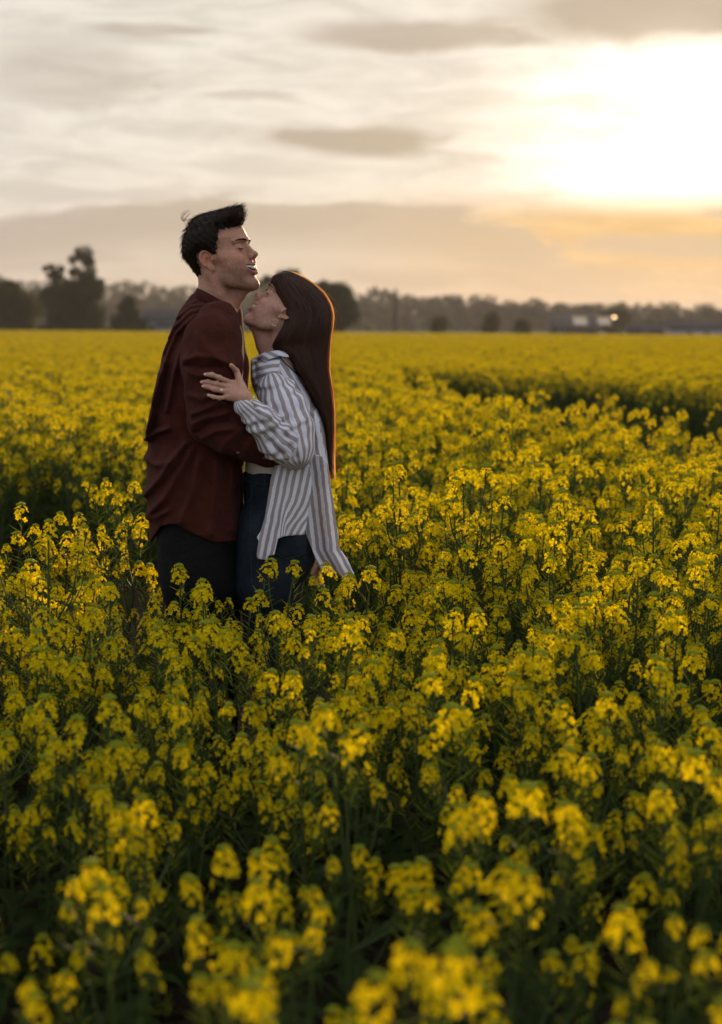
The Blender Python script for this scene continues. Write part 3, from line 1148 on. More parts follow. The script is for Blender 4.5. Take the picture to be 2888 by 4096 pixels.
for i, (vx, vy, Y, lab, th_) in enumerate(single):
    p = V(vx, vy, Y)
    h = float(p[2])
    lean = (0.0, 0.16) if 'leaning right' in lab else (0, 0)
    k = i % NV
    head0 = VAR[k]['heads'][0][0]
    rz = float(rng.uniform(0, 6.28))
    s = h / 0.80
    sx = 0.5 + 0.5 * s
    ox = (math.cos(rz) * head0[0] - math.sin(rz) * head0[1]) * sx + math.sin(lean[1]) * h
    oy = (math.sin(rz) * head0[0] + math.cos(rz) * head0[1]) * sx
    plant(float(p[0]) - ox, Y - oy, h, k, rz, lab, 'rapeseed plants that stand out', lean, th_)

# the uncounted rest of the crop
P_ = kept[rest]
me = bpy.data.meshes.new('rapeseed_crop')
me.vertices.add(len(P_))
me.vertices.foreach_set('co', np.c_[P_, np.zeros(len(P_))].astype(np.float32).ravel())
sa = me.attributes.new('sc', 'FLOAT', 'POINT')
sa.data.foreach_set('value', (hgt[rest] / 0.80).astype(np.float32))
crop = bpy.data.objects.new('rapeseed_crop', me)
COL.objects.link(crop)
tag(crop, 'yellow rapeseed crop filling the field to the far trees', 'crop', kind='stuff')
ng = bpy.data.node_groups.new('crop_scatter', 'GeometryNodeTree')
ng.interface.new_socket('Geometry', in_out='INPUT', socket_type='NodeSocketGeometry')
ng.interface.new_socket('Geometry', in_out='OUTPUT', socket_type='NodeSocketGeometry')
N = ng.nodes
gi, go = N.new('NodeGroupInput'), N.new('NodeGroupOutput')
m2p = N.new('GeometryNodeMeshToPoints')
ci = N.new('GeometryNodeCollectionInfo')
ci.inputs['Collection'].default_value = vcol
ci.inputs['Separate Children'].default_value = True
ci.inputs['Reset Children'].default_value = True
iop = N.new('GeometryNodeInstanceOnPoints')
iop.inputs['Pick Instance'].default_value = True
rv_ = N.new('FunctionNodeRandomValue')
rv_.data_type = 'FLOAT_VECTOR'
rv_.inputs[0].default_value = (-0.09, -0.09, 0)
rv_.inputs[1].default_value = (0.09, 0.09, 6.283)
na = N.new('GeometryNodeInputNamedAttribute')
na.data_type = 'FLOAT'
na.inputs[0].default_value = 'sc'
L_ = ng.links
L_.new(gi.outputs[0], m2p.inputs['Mesh'])
L_.new(m2p.outputs[0], iop.inputs['Points'])
L_.new(ci.outputs[0], iop.inputs['Instance'])
L_.new(rv_.outputs[0], iop.inputs['Rotation'])
L_.new(na.outputs[0], iop.inputs['Scale'])
L_.new(iop.outputs[0], go.inputs[0])
md = crop.modifiers.new('scatter', 'NODES')
md.node_group = ng
print('PLANTS', len(P_), len(kept))
# the loose prototypes are not part of the place
for o in RAC + [d[k_] for d in VAR for k_ in ('stem', 'leaves')]:
    bpy.data.objects.remove(o)
# ================================================================ the couple
YC = 4.80
def W2(pts, Y=YC):                     # picture points -> (x, z) outline standing at distance Y
    return np.array([[*PX(p[0], p[1], Y)] for p in pts])[:, [0, 2]]


def Z1(l, Y=YC): return W2([z1(*p) for p in l], Y)
def Z2(l, Y=YC): return W2([z2(*p) for p in l], Y)
def Z3(l, Y=YC): return W2([z3(*p) for p in l], Y)
def P1(x, y, Y=YC): return PX(*z1(x, y), Y)
def P2(x, y, Y=YC): return PX(*z2(x, y), Y)
def P3(x, y, Y=YC): return PX(*z3(x, y), Y)
def PH(x, y, Y=YC): return PX(*zh(x, y), Y)


# ---- materials
M_skin_m = mat('skin_tan', attr='Col', rough=0.52, spec=0.3, sss=0.15, noise=(170, 0.84, 1.14), bump=[(700, 0.0012), (120, 0.0012)])
M_skin_w = mat('skin_fair', attr='Col', rough=0.52, spec=0.3, sss=0.15, noise=(170, 0.86, 1.12), bump=[(700, 0.001), (120, 0.001)])
M_hair_m = mat('hair_black', (0.011, 0.007, 0.0045), rough=0.6, spec=0.1)
M_hair_w = mat('hair_brown', (0.022, 0.010, 0.006), rough=0.42, spec=0.35, trans=0.2, tcol=(0.5, 0.17, 0.04))
M_hair_lit = mat('hair_brown_thin', (0.03, 0.013, 0.007), rough=0.42, spec=0.35, trans=0.6, tcol=(0.85, 0.47, 0.17))
def island(m_, dark, light):
    t = NT(m_.node_tree)
    p_ = [n_ for n_ in m_.node_tree.nodes if n_.type == 'BSDF_PRINCIPLED'][0]
    gi_ = t.n('ShaderNodeNewGeometry')
    t.link(t.mix(gi_.outputs['Random Per Island'], dark, light), p_.inputs['Base Color'])


island(M_hair_w, (0.008, 0.004, 0.003), (0.10, 0.043, 0.021))
island(M_hair_m, (0.006, 0.004, 0.003), (0.040, 0.024, 0.014))
M_hairbase_w = mat('hair_brown_mass', (0.014, 0.007, 0.0045), rough=0.6, spec=0.2)
M_rust = mat('rust_linen', (0.066, 0.0165, 0.0100), rough=0.9, spec=0.05, noise=(25, 0.85, 1.15), bump=[(1500, 0.0016), (-8, 0.024), (40, 0.006)], sheen=0.04, trans=0.10)
M_black = mat('black_cotton', (0.0055, 0.005, 0.0055), rough=0.9, spec=0.15, bump=[(60, 0.008)])
M_denim = mat('dark_denim', (0.012, 0.018, 0.025), rough=0.85, spec=0.15, noise=(14, 0.75, 1.4), bump=[(1800, 0.001), (40, 0.006)])
M_stitch = mat('denim_seam', (0.022, 0.032, 0.038), rough=0.9, spec=0.1, noise=(200, 0.5, 1.6))
M_white_top = mat('cream_jersey', (0.62, 0.55, 0.42), rough=0.9, spec=0.1, bump=[(120, 0.004)])
M_gold = mat('gold', (0.9, 0.66, 0.33), rough=0.25, metal=1.0)
M_silver = mat('pale_gold', (0.95, 0.85, 0.68), rough=0.22, metal=1.0)
M_tooth = mat('tooth_enamel', (0.66, 0.61, 0.53), rough=0.25, spec=0.5, sss=0.1)
M_brow = mat('brow_hair', (0.010, 0.006, 0.004), rough=0.9, spec=0.0)
M_button = mat('horn_button', (0.12, 0.07, 0.05), rough=0.4, spec=0.5)
M_strap = mat('black_leather', (0.01, 0.01, 0.011), rough=0.5)
M_sole = mat('shoe_leather', (0.03, 0.02, 0.015), rough=0.6)


def stripe_mat():
    m_ = bpy.data.materials.new('striped_linen')
    m_.use_nodes = True
    t = NT(m_.node_tree)
    m_.node_tree.nodes.clear()
    out = t.n('ShaderNodeOutputMaterial')
    p = t.n('ShaderNodeBsdfPrincipled')
    p.inputs['Roughness'].default_value = 0.9
    p.inputs['Specular IOR Level'].default_value = 0.1
    co = t.n('ShaderNodeTexCoord').outputs['Object']
    a = t.n('ShaderNodeAttribute', attribute_name='stripe')
    s = t.m('ADD', a.outputs['Fac'], t.m('MULTIPLY', t.m('SUBTRACT', t.noise(co, 35, 2), 0.5), 0.006))
    fr = t.m('FRACT', t.m('DIVIDE', s, 0.0215))
    tri = t.m('ABSOLUTE', t.m('SUBTRACT', fr, 0.5))
    f = t.smooth(tri, 0.215, 0.275)
    weave = t.smooth(t.noise(co, 500, 3), 0.3, 0.7, 0.86, 1.08)
    c = t.mix(f, (0.40, 0.345, 0.335), (0.84, 0.84, 0.89))
    sc = t.n('ShaderNodeVectorMath', operation='SCALE')
    t.link(c, sc.inputs[0])
    t.link(weave, sc.inputs['Scale'])
    t.link(sc.outputs[0], p.inputs['Base Color'])
    b1 = t.n('ShaderNodeBump')
    b1.inputs['Distance'].default_value = 0.012
    t.link(t.noise(co, 11, 3, 0.5, 0.4, 'RIDGED_MULTIFRACTAL'), b1.inputs['Height'])
    b2 = t.n('ShaderNodeBump')
    b2.inputs['Distance'].default_value = 0.0012
    t.link(t.noise(co, 1400, 2), b2.inputs['Height'])
    t.link(b1.outputs[0], b2.inputs['Normal'])
    t.link(b2.outputs[0], p.inputs['Normal'])
    tr = t.n('ShaderNodeBsdfTranslucent')
    t.link(sc.outputs[0], tr.inputs[0])
    mx = t.n('ShaderNodeMixShader')
    mx.inputs[0].default_value = 0.22
    t.link(p.outputs[0], mx.inputs[1])
    t.link(tr.outputs[0], mx.inputs[2])
    t.link(mx.outputs[0], out.inputs[0])
    return m_


M_stripe = stripe_mat()

def pb(poly, m_=0.03, w=0.24):
    poly = np.asarray(poly)
    return (poly[:, 0].min() - m_, YC - w, poly[:, 1].min() - m_), (poly[:, 0].max() + m_, YC + w, poly[:, 1].max() + m_)


def cb(pts, rs, m_=0.03):
    pts, rs = np.array([list(p) for p in pts]), np.array(rs)[:, None]
    return (pts - rs).min(0) - m_, (pts + rs).max(0) + m_


# ---- a head in its own frame (mm; x = forward, y = side, z = up, origin between the ear canals)
PROF = cr([(60, 116), (82, 99), (95, 78), (100, 58), (101, 42), (96, 28), (93, 12), (93, -6), (97, -20), (102, -33),
           (103, -46), (100, -56), (95, -64), (99, -76), (97, -86), (87, -93), (62, -89), (34, -76), (5, -66), (-40, -58), (-70, -32),
           (-90, 2), (-97, 40), (-91, 76), (-70, 106), (-35, 124), (5, 130), (35, 127)], 4, True)
_gx = np.arange(-130, 160, 1.5)
_gz = np.arange(-140, 160, 1.5)
_GX, _GZ = np.meshgrid(_gx, _gz, indexing='ij')
_PD = poly2(_GX.ravel(), _GZ.ravel(), PROF).reshape(_GX.shape)


def prof_d(x, z):
    i = np.clip((x - _gx[0]) / 1.5, 0, len(_gx) - 1.001)
    j = np.clip((z - _gz[0]) / 1.5, 0, len(_gz) - 1.001)
    i0, j0 = i.astype(int), j.astype(int)
    a, b = i - i0, j - j0
    d = (_PD[i0, j0] * (1 - a) * (1 - b) + _PD[i0 + 1, j0] * a * (1 - b) + _PD[i0, j0 + 1] * (1 - a) * b + _PD[i0 + 1, j0 + 1] * a * b)
    ox = np.maximum(np.maximum(_gx[0] - x, x - _gx[-1]), 0)
    oz = np.maximum(np.maximum(_gz[0] - z, z - _gz[-1]), 0)
    return d + np.hypot(ox, oz)


NOSE_M = cr([(86, 34), (97, 29), (103, 20), (111.5, 5), (119.5, -7), (124.5, -14), (122.5, -19), (115, -23), (104, -26), (92, -28), (84, 0)], 3, True)
NOSE_F = cr([(86, 32), (94.5, 26), (97.5, 17), (103, 4), (111, -6), (117.5, -10.5), (118, -15), (112, -20), (103, -25), (92, -28), (84, 0)], 3, True)
MOUTH = [((85.0, 37.0, -34.0), 1.0), ((94.0, 27, -40.5), 4.4), ((101.5, 13, -45.5), 6.6), ((104.5, 0, -46.8), 7.0)]
LIP_U = [((84.0, 37.5, -33.2), 1.8), ((95.0, 24, -34.6), 2.6), ((102.0, 9, -35.6), 3.4), ((102.6, 0, -36.2), 3.3)]
LIP_L = [((84.0, 37.5, -35.5), 1.8), ((94.5, 25, -48.0), 3.4), ((100.8, 10, -55.2), 4.6), ((101.5, 0, -56.2), 4.8)]


def head_sdf(Q, sex, skull_only=False):
    x, y, z = Q[:, 0], np.abs(Q[:, 1]), Q[:, 2]
    A = np.stack([x, y, z], 1)
    fem = sex == 'f'
    Wy = np.interp(z, [-95, -80, -60, -40, -10, 20, 50, 80, 110, 130], [40, 47, 54, 60, 66, 71, 75, 73, 62, 52])
    if fem:
        Wy = Wy * 0.97
    f = pillow(prof_d(x, z), y, 70.0, Wy)
    f = smin(f, chain(A, [(12, 50, -46), (40, 46, -66), (84, 17, -82)], [12 if fem else 14, 12, 10.5]), 14)        # jaw
    f = smin(f, chain(A, [(66, 0, -76), (30, 0, -86), (0, 0, -94)], [15, 24 if not fem else 20, 33 if not fem else 28]), 16)                           # flesh under the jaw
    if skull_only:
        return f
    f = smin(f, ellip(A, (52, 44, -38), (34, 17, 30)), 22)                                                       # cheek
    f = smin(f, chain(A, [(74, 44, -12), (46, 59, -6), (20, 65, 2)], [8, 8, 6]), 24)                             # cheekbone
    f = smin(f, ellip(A, (78, 43, -20), (16, 15, 13)), 9)                                                       # raised cheek
    f = smin(f, chain(A, [(99, 8, 33), (94, 30, 37), (82, 50, 32)], [5, 6.5, 5] if not fem else [4, 4.5, 4]), 10)  # brow ridge
    f = smax(f, -ellip(A, (99, 33, 15), (13, 17, 12)), 9)                                                        # eye socket
    f = smin(f, np.linalg.norm(A - np.array([79.5, 32, 13]), axis=1) - 13.4, 3.5)                                # lid over the eye
    f = smax(f, -chain(A, [(90, 21, 19), (93.2, 32, 21.3), (87, 44, 18.5)], [1.0, 1.3, 0.9]), 2)                 # lid crease
    tipx = 124 if not fem else 119
    dn_ = poly2(x, z, NOSE_F if fem else NOSE_M)
    nz_ = pillow(dn_, y, 9.0, np.interp(z, [-28, -18, -8, 10, 30], [11.5, 12.5, 10.5, 8.5, 9.5]) * (0.92 if fem else 1.0))
    nz_ = smin(nz_, ellip(A, (tipx - 8, 0, -14), (8.6, 8.2, 7.2) if not fem else (8.0, 7.8, 7)), 4)
    nz_ = smin(nz_, ellip(A, (104, 11.5, -18), (9.5, 6.0, 7)), 4)
    f = smin(f, nz_, 4.5)
    f = smax(f, -ellip(A, (109, 6.2, -23.5), (5, 3, 3.4)), 1.5)
    f = smax(f, -chain(A, [(101, 19, -19), (93, 34, -27), (84, 42, -38), (80, 42, -48)], [1.5, 2.6, 2.4, 1.0]), 5)                 # smile fold
    f = smin(f, chain(A, [p for p, r in LIP_U], [r for p, r in LIP_U], 2), 4.5)
    f = smin(f, chain(A, [p for p, r in LIP_L], [r for p, r in LIP_L], 2), 4.5)
    f = smax(f, -chain(A, [p for p, r in MOUTH], [r for p, r in MOUTH], 2), 1.6)
    f = smax(f, -ellip(A, (90, 0, -45), (11, 25, 6)), 1.2)
    # ear
    ec = np.array([-7.0 if not fem else 6.0, 75.5 if not fem else 72.0, -2.0])
    E = A - ec
    ca_, sa_ = math.cos(math.radians(8 if fem else 24)), math.sin(math.radians(8 if fem else 24))
    ex = E[:, 0] * ca_ - E[:, 1] * sa_
    ey = E[:, 0] * sa_ + E[:, 1] * ca_
    t_ = math.radians(-12)
    ex2 = ex * math.cos(t_) - E[:, 2] * math.sin(t_)
    ez2 = ex * math.sin(t_) + E[:, 2] * math.cos(t_)
    E = np.stack([ex2, ey, ez2], 1)
    s_ = 1.0 if not fem else 0.85
    ear = ellip(E, (0, 0, 4), (17 * s_, 5, 25 * s_))
    ear = smin(ear, ellip(E, (6, 0, -22 * s_), (6.5, 3.8, 8)), 3)
    th = np.radians(np.arange(-40, 215, 22.0))
    hx = [(math.cos(a) * -16.5 * s_, 4.5, 5 + math.sin(a) * 25 * s_) for a in th[::-1]]
    ear = smin(ear, chain(E, hx, [3.4] * len(hx)), 1.2)
    ear = smax(ear, -ellip(E, (3, 6, -3), (9.5, 8, 14)), 2.0)
    ear = smax(ear, -chain(E, [(-9, 5, 14), (0, 5, 22)], [3, 3.5]), 2)
    ear = smin(ear, ellip(E, (13, 2, -3), (4, 4.5, 6)), 3)
    f = smin(f, ear, 3)
    return f


class Head:
    """pose: metres = c + R * (mm * s / 1000); face towards sgn * x, tilted back, turned to the camera by yaw"""
    def __init__(s, c, sgn, tilt, yaw, scale, sex, jaw=1.0):
        s.jaw = jaw                                                            # dropped jaw of a laugh: lower face lengthened
        s.c, s.scale, s.sex = np.asarray(c, float), scale, sex
        Rt = np.array(Matrix.Rotation(-math.radians(tilt), 3, 'Y'))            # nose up
        base = np.eye(3) if sgn > 0 else np.diag([-1.0, -1.0, 1.0])
        Ry = np.array(Matrix.Rotation(-math.radians(yaw) * sgn, 3, 'Z'))
        s.R = Ry @ base @ Rt

    def to_local(s, P):
        Q = ((P - s.c) @ s.R) * (1000.0 / s.scale)
        z = Q[:, 2]
        Q[:, 2] = np.where(z < -18, -18 + (z + 18) / s.jaw, z)
        return Q

    def to_world(s, Q):
        Q = np.array(Q, float)
        z = Q[..., 2]
        Q[..., 2] = np.where(z < -18, -18 + (z + 18) * s.jaw, z)
        return s.c + (Q * (s.scale / 1000.0)) @ s.R.T

    def f(s, P): return head_sdf(s.to_local(P), s.sex) * (s.scale / 1000.0)
    def skull(s, P): return head_sdf(s.to_local(P), s.sex, True) * (s.scale / 1000.0)


def skin_color(P, head, base, lip, stubble):
    Q = head.to_local(P)
    A = np.stack([Q[:, 0], np.abs(Q[:, 1]), Q[:, 2]], 1)
    C = np.tile(np.array(base), (len(P), 1))
    def blend(w, c):
        nonlocal C
        C = C * (1 - w[:, None]) + np.array(c) * w[:, None]
    red = np.exp(-((np.linalg.norm((A - np.array([80, 44, -20])) / np.array([25, 20, 18]), axis=1)) ** 2))
    blend(red * 0.45, np.array(base) * np.array([1.08, 0.72, 0.66]))
    nt = np.exp(-(np.linalg.norm(A - np.array([116, 0, -14]), axis=1) / 13) ** 2)
    blend(nt * 0.4, np.array(base) * np.array([1.0, 0.72, 0.66]))
    er = np.exp(-(np.linalg.norm(A - np.array([-14, 80, 2]), axis=1) / 26) ** 2)
    blend(er * 0.5, np.array(base) * np.array([1.1, 0.7, 0.6]))
    if stubble:
        st = np.clip((-(A[:, 2]) - 26) / 14, 0, 1) * np.clip((A[:, 0] + 2) / 20, 0, 1) * np.clip((110 + A[:, 2]) / 22, 0, 1)
        mo = np.exp(-(np.linalg.norm((A - np.array([104, 8, -31])) / np.array([10, 20, 6]), axis=1)) ** 2)
        blend(np.clip(st * 0.58 + mo * 0.5, 0, 0.62), np.array(base) * np.array([0.40, 0.40, 0.44]))
    dl = np.minimum(chain(A, [p for p, r in LIP_U], [r for p, r in LIP_U]), chain(A, [p for p, r in LIP_L], [r for p, r in LIP_L]))
    blend(np.clip(1 - np.maximum(dl, 0) / 1.5, 0, 1) * 0.85, lip)
    ins = np.clip((-ellip(A, (89, 0, -45), (12.3, 27, 7))) / 0.8, 0, 1)
    blend(ins, (0.06, 0.015, 0.012))
    return C


def strip_tubes(strands, radius, n=3):
    """many thin tapering tubes; strands: list of (k,3)"""
    groups = {}
    for st in strands:
        groups.setdefault(len(st), []).append(np.asarray(st, float))
    VV, FF, off = [], [], 0
    for k, ls in groups.items():
        P = np.stack(ls)                                   # m, k, 3
        m_ = len(P)
        T = np.gradient(P, axis=1)
        T /= np.linalg.norm(T, axis=2)[..., None] + 1e-12
        ref = np.array([0.31, 0.83, 0.46])
        A = np.cross(T, ref)
        A /= np.linalg.norm(A, axis=2)[..., None] + 1e-12
        B = np.cross(T, A)
        r = rng.uniform(radius[0], radius[1], m_)[:, None] * np.linspace(1, 0.25, k)[None]
        th = np.arange(n) * 2 * math.pi / n
        v = P[:, :, None] + r[:, :, None, None] * (np.cos(th)[None, None, :, None] * A[:, :, None] + np.sin(th)[None, None, :, None] * B[:, :, None])
        i, j = np.meshgrid(np.arange(k - 1), np.arange(n), indexing='ij')
        q = np.stack([i * n + j, i * n + (j + 1) % n, (i + 1) * n + (j + 1) % n, (i + 1) * n + j], -1).reshape(-1, 4)
        FF.append((q[None] + (np.arange(m_) * k * n)[:, None, None]).reshape(-1, 4) + off)
        VV.append(v.reshape(-1, 3))
        off += m_ * k * n
    return np.concatenate(VV), np.concatenate(FF)


def face_parts(person, head, hairmat, fem):
    parts = []
    # eyebrows: short overlapping hairs
    for sy in (-1, 1):
        st = []
        for i in range(120):
            t = random.random()
            p = np.array([105.0 - 2.0 * t - 14.5 * t ** 2.2, 9 + 41 * t, (31.5 + 5.5 * math.sin(min(t * 1.25, 1.6) * 1.5)) - 3.0 * t]) + np.array([0, 0, random.uniform(-2.8, 2.8) * (1 - 0.6 * t) * (0.7 if fem else 1)])
            if fem:
                p[2] += 1.0
            d = np.array([-2.0 - 8 * t * t, 7.0, 2.2 - 4.2 * t])
            a = p * np.array([1, sy, 1])
            b = (p + d * 0.5 + np.array([0.9, 0, 0.4])) * np.array([1, sy, 1])
            c = (p + d) * np.array([1, sy, 1])
            st.append(head.to_world([a, b, c]))
        v, f = strip_tubes(st, (0.0006, 0.0009) if not fem else (0.0004, 0.0006))
        parts.append(child(mk('eyebrow', v, f, M_brow), person))
        # lash line of the lowered lid
        st = []
        for i in range(40):
            t = i / 39
            a_ = math.radians(-52 + 104 * t)
            c = np.array([79.5, 32, 13.0])
            lo = -0.34 - 0.10 * math.sin(t * math.pi) if not fem else -0.30
            p0 = c + 13.5 * np.array([math.cos(a_) * math.cos(lo), math.sin(a_), math.sin(lo) * math.cos(a_)])
            p1 = p0 + np.array([3.4 * math.cos(a_) + 1.0, 2.2 * math.sin(a_), -1.6 + (0.6 if fem else 0)])
            p2 = p1 + np.array([2.2 * math.cos(a_), 1.8 * math.sin(a_), 0.2])
            st.append(head.to_world(np.array([p0, p1, p2]) * np.array([1, sy, 1])))
        v, f = strip_tubes(st, (0.0005, 0.0007))
        o = child(mk('eyelashes', v, f, M_brow), person)
        # rim of the lid
        rim = []
        for i in range(16):
            t = i / 15
            a_ = math.radians(-55 + 110 * t)
            lo = -0.34 - 0.10 * math.sin(t * math.pi) if not fem else -0.30
            rim.append((79.5 + 13.45 * math.cos(a_) * math.cos(lo), sy * (32 + 13.45 * math.sin(a_)), 13 + 13.45 * math.sin(lo) * math.cos(a_)))
        v, f = tube(head.to_world(rim), np.interp(np.linspace(0, 1, 16), [0, 0.5, 1], [0.0009, 0.0018, 0.0010]) * head.scale, 5)
        child(mk('eyelid_rim', v, f, M_brow), person)
    # upper teeth, one by one along the arch
    mb = MB()
    for i in range(-5, 6):
        a0 = (i - 0.494) * 5.6
        a1 = (i + 0.494) * 5.6
        hgt = 9.2 if abs(i) < 2 else 8.0
        def arch(w_): return 100.8 - (w_ / 27.0) ** 2 * 12.0
        pts = []
        for zz, rr_ in ((-37.5, 0), (-41, 1.0), (-37.5 - hgt + 0.8, 0.7), (-37.5 - hgt, -0.2)):
            pts.append([(arch(a0) + rr_ * 0.3, a0, zz + abs(i) * 0.95), (arch((a0 + a1) / 2) + rr_, (a0 + a1) / 2, zz + abs(i) * 0.95), (arch(a1) + rr_ * 0.3, a1, zz + abs(i) * 0.95)])
        pts = np.array(pts)
        v = head.to_world(np.concatenate([pts.reshape(-1, 3), pts.reshape(-1, 3) - np.array([4, 0, 0])]))
        fs = []
        for r_ in range(3):
            for c_ in range(2):
                k0 = r_ * 3 + c_
                fs.append((k0, k0 + 1, k0 + 4, k0 + 3))
        fs += [(0, 3, 15, 12), (3, 6, 18, 15), (6, 9, 21, 18), (2, 14, 17, 5), (5, 17, 20, 8), (8, 20, 23, 11), (9, 10, 22, 21), (10, 11, 23, 22)]
        mb.add(v, fs)
    o = mb.build('teeth', M_tooth, None, True)
    child(o, person)


def hand_sdf(P, wrist, mcps, fingers, thumb, s=1.0):
    f = None
    for m_ in mcps:
        mid = (np.asarray(wrist) * 0.45 + np.asarray(m_) * 0.55)
        c = chain(P, [wrist, mid, m_], [0.019 * s, 0.0135 * s, 0.0100 * s])
        f = c if f is None else smin(f, c, 0.010 * s)
    for fg, r0 in fingers:
        k = len(fg)
        rs = np.linspace(r0, r0 * 0.74, k) * s
        c = chain(P, fg, rs, 0.002)
        for q in fg[1:-1]:
            c = smin(c, np.linalg.norm(P - np.asarray(q), axis=1) - r0 * 0.97 * s, 0.004)
        f = smin(f, c, 0.0045 * s)
    c = chain(P, thumb, np.array([0.0155, 0.0105, 0.0092, 0.0068]) * s, 0.003)
    f = smin(f, c, 0.008 * s)
    return f


# ================================================================ man
man = empty('person', (float(P3(500, 600)[0]), YC, 0.0),
            'person in a rust red linen shirt and black trousers, laughing with head tilted back', 'person')
mh = Head(P1(486, 533), 1, 16.5, 20, 1.04, 'm', 1.28)

M_TORSO = cr(Z2([(405, 122), (372, 142), (330, 200), (290, 258), (255, 330), (225, 420), (190, 500), (160, 590), (140, 700), (118, 800), (95, 900),
                 (76, 1000), (70, 1090), (82, 1160), (65, 1210), (56, 1310), (54, 1450), (50, 1565), (58, 1625), (68, 1720)]), 3).tolist()
M_HEM = Z3([(88, 170), (100, 250), (112, 330), (118, 405), (124, 468), (165, 405), (230, 315), (300, 286), (360, 290), (430, 338), (520, 384), (600, 414), (690, 428), (768, 430), (768, 250), (764, 60)])
M_FRONT = cr(Z2([(744, 1700), (742, 1500), (746, 1340), (748, 1150), (752, 950), (745, 800), (742, 680), (743, 560), (738, 450), (726, 380), (704, 312), (676, 268), (640, 235), (590, 200), (520, 158), (450, 128)]), 3)
M_SHIRT = np.concatenate([np.array(M_TORSO), M_HEM, M_FRONT])
M_SHIRT_X = np.concatenate([np.array(M_TORSO), Z3([(88, 170), (102, 300), (112, 450), (118, 700), (120, 1000), (780, 1000), (772, 600), (768, 250), (764, 60)]), M_FRONT])

YS_M = YC - 0.205                      # near arm
m_arm = [P2(560, 350, YC - 0.150), P2(525, 480, YS_M + 0.012), P2(515, 640, YS_M - 0.01), P2(525, 860, YS_M - 0.015), P2(520, 1040, YS_M - 0.01)]
m_arm_r = [0.070, 0.086, 0.090, 0.080, 0.070]
m_fore = [P2(515, 1050, YS_M - 0.01), P2(640, 1125, YS_M - 0.02), P2(790, 1200, YS_M - 0.0), P2(930, 1262, YS_M + 0.03), P2(1010, 1290, YS_M + 0.07)]
m_fore_r = [0.070, 0.068, 0.057, 0.047, 0.042]
# far arm, round her back
m_arm2 = [P2(560, 330, YC + 0.18), P2(600, 640, YC + 0.25), P2(640, 1000, YC + 0.25), P2(820, 1120, YC + 0.24), P2(960, 1150, YC + 0.21)]
m_arm2_r = [0.085, 0.08, 0.07, 0.062, 0.052]

FOLDS_M = [  # (polyline in zoom-2 places, height, width)
    ([(560, 262), (430, 300), (300, 420), (215, 640), (150, 900)], 0.006, 0.010),
    ([(520, 240), (390, 270), (285, 380), (205, 560)], 0.006, 0.008),
    ([(480, 215), (380, 235), (300, 310), (240, 450)], 0.005, 0.007),
    ([(540, 285), (450, 350), (370, 480), (300, 700), (250, 950)], 0.007, 0.011),
    ([(420, 190), (350, 225), (290, 310)], 0.004, 0.006),
    ([(180, 700), (150, 850), (110, 1040), (82, 1160)], 0.009, 0.012),
    ([(235, 620), (190, 800), (150, 950), (95, 1120)], 0.006, 0.010),
    ([(82, 1165), (160, 1110), (260, 1075)], 0.008, 0.010),
    ([(60, 1300), (170, 1330), (290, 1300)], 0.006, 0.014),
    ([(380, 1180), (290, 1290), (200, 1420), (60, 1560)], 0.008, 0.013),
    ([(420, 1230), (330, 1400), (230, 1560), (90, 1690)], 0.007, 0.015),
    ([(480, 1290), (440, 1480), (360, 1700)], 0.006, 0.018),
    ([(600, 1330), (580, 1520), (560, 1790)], 0.006, 0.02),
    ([(690, 1340), (680, 1560), (690, 1790)], 0.005, 0.016),
    ([(70, 1720), (160, 1700), (260, 1640)], 0.005, 0.012)]
FOLDS_M = [(Z2(l), a, w * 0.75) for l, a, w in FOLDS_M]
FOLDS_S = [
    ([(345, 610), (430, 580), (560, 590), (690, 640)], 0.007, 0.012),
    ([(350, 640), (450, 660), (600, 655)], -0.006, 0.010),
    ([(370, 690), (440, 720), (560, 700)], 0.005, 0.010),
    ([(430, 430), (480, 520), (560, 560)], 0.005, 0.016),
    ([(395, 990), (480, 960), (600, 900)], 0.008, 0.010),
    ([(400, 1060), (500, 1010), (640, 985)], 0.007, 0.010),
    ([(420, 1120), (520, 1060), (650, 1040)], -0.006, 0.009),
    ([(470, 1160), (560, 1110), (700, 1090)], 0.006, 0.010),
    ([(380, 860), (470, 880), (560, 850)], 0.005, 0.012),
    ([(600, 1250), (660, 1170), (740, 1100)], 0.004, 0.010),
    ([(740, 1300), (790, 1220), (830, 1150)], 0.004, 0.010)]
FOLDS_S = [(Z2(l, YS_M), a, w * 0.8) for l, a, w in FOLDS_S]


def folds(P, fl):
    d = np.zeros(len(P))
    for l, a, w in fl:
        lo, hi = l.min(0) - 3 * w, l.max(0) + 3 * w
        m_ = (P[:, 0] > lo[0]) & (P[:, 0] < hi[0]) & (P[:, 2] > lo[1]) & (P[:, 2] < hi[1])
        if m_.any():
            q = poly_dist(P[m_, 0], P[m_, 2], l)
            d[m_] += a * np.exp(-(q / w) ** 2)
    return d


def wob(P, s, a):
    return a * (np.sin(P[:, 0] * s + 1.3 * np.sin(P[:, 2] * s * 0.7 + P[:, 1] * s * 0.6)) + np.sin(P[:, 2] * s * 0.8 + 2.1 * np.sin(P[:, 0] * s * 0.5 + 1.0) + P[:, 1] * s * 0.9)) * 0.5


def shirt_m(P, inset=0.0):
    w = YC - P[:, 1]
    d2 = poly2(P[:, 0], P[:, 2], M_SHIRT_X)
    Wy = np.interp(P[:, 2], [0.55, 0.7, 0.95, 1.15, 1.35, 1.45, 1.52, 1.6], [0.225, 0.218, 0.205, 0.20, 0.21, 0.19, 0.12, 0.075])
    f = pillow(d2, w, 0.13, Wy - inset)
    f = smax(f, poly2(P[:, 0], P[:, 2], M_SHIRT), 0.004)
    return f - 2.3 * folds(P, FOLDS_M) - wob(P, 42, 0.0025) + inset


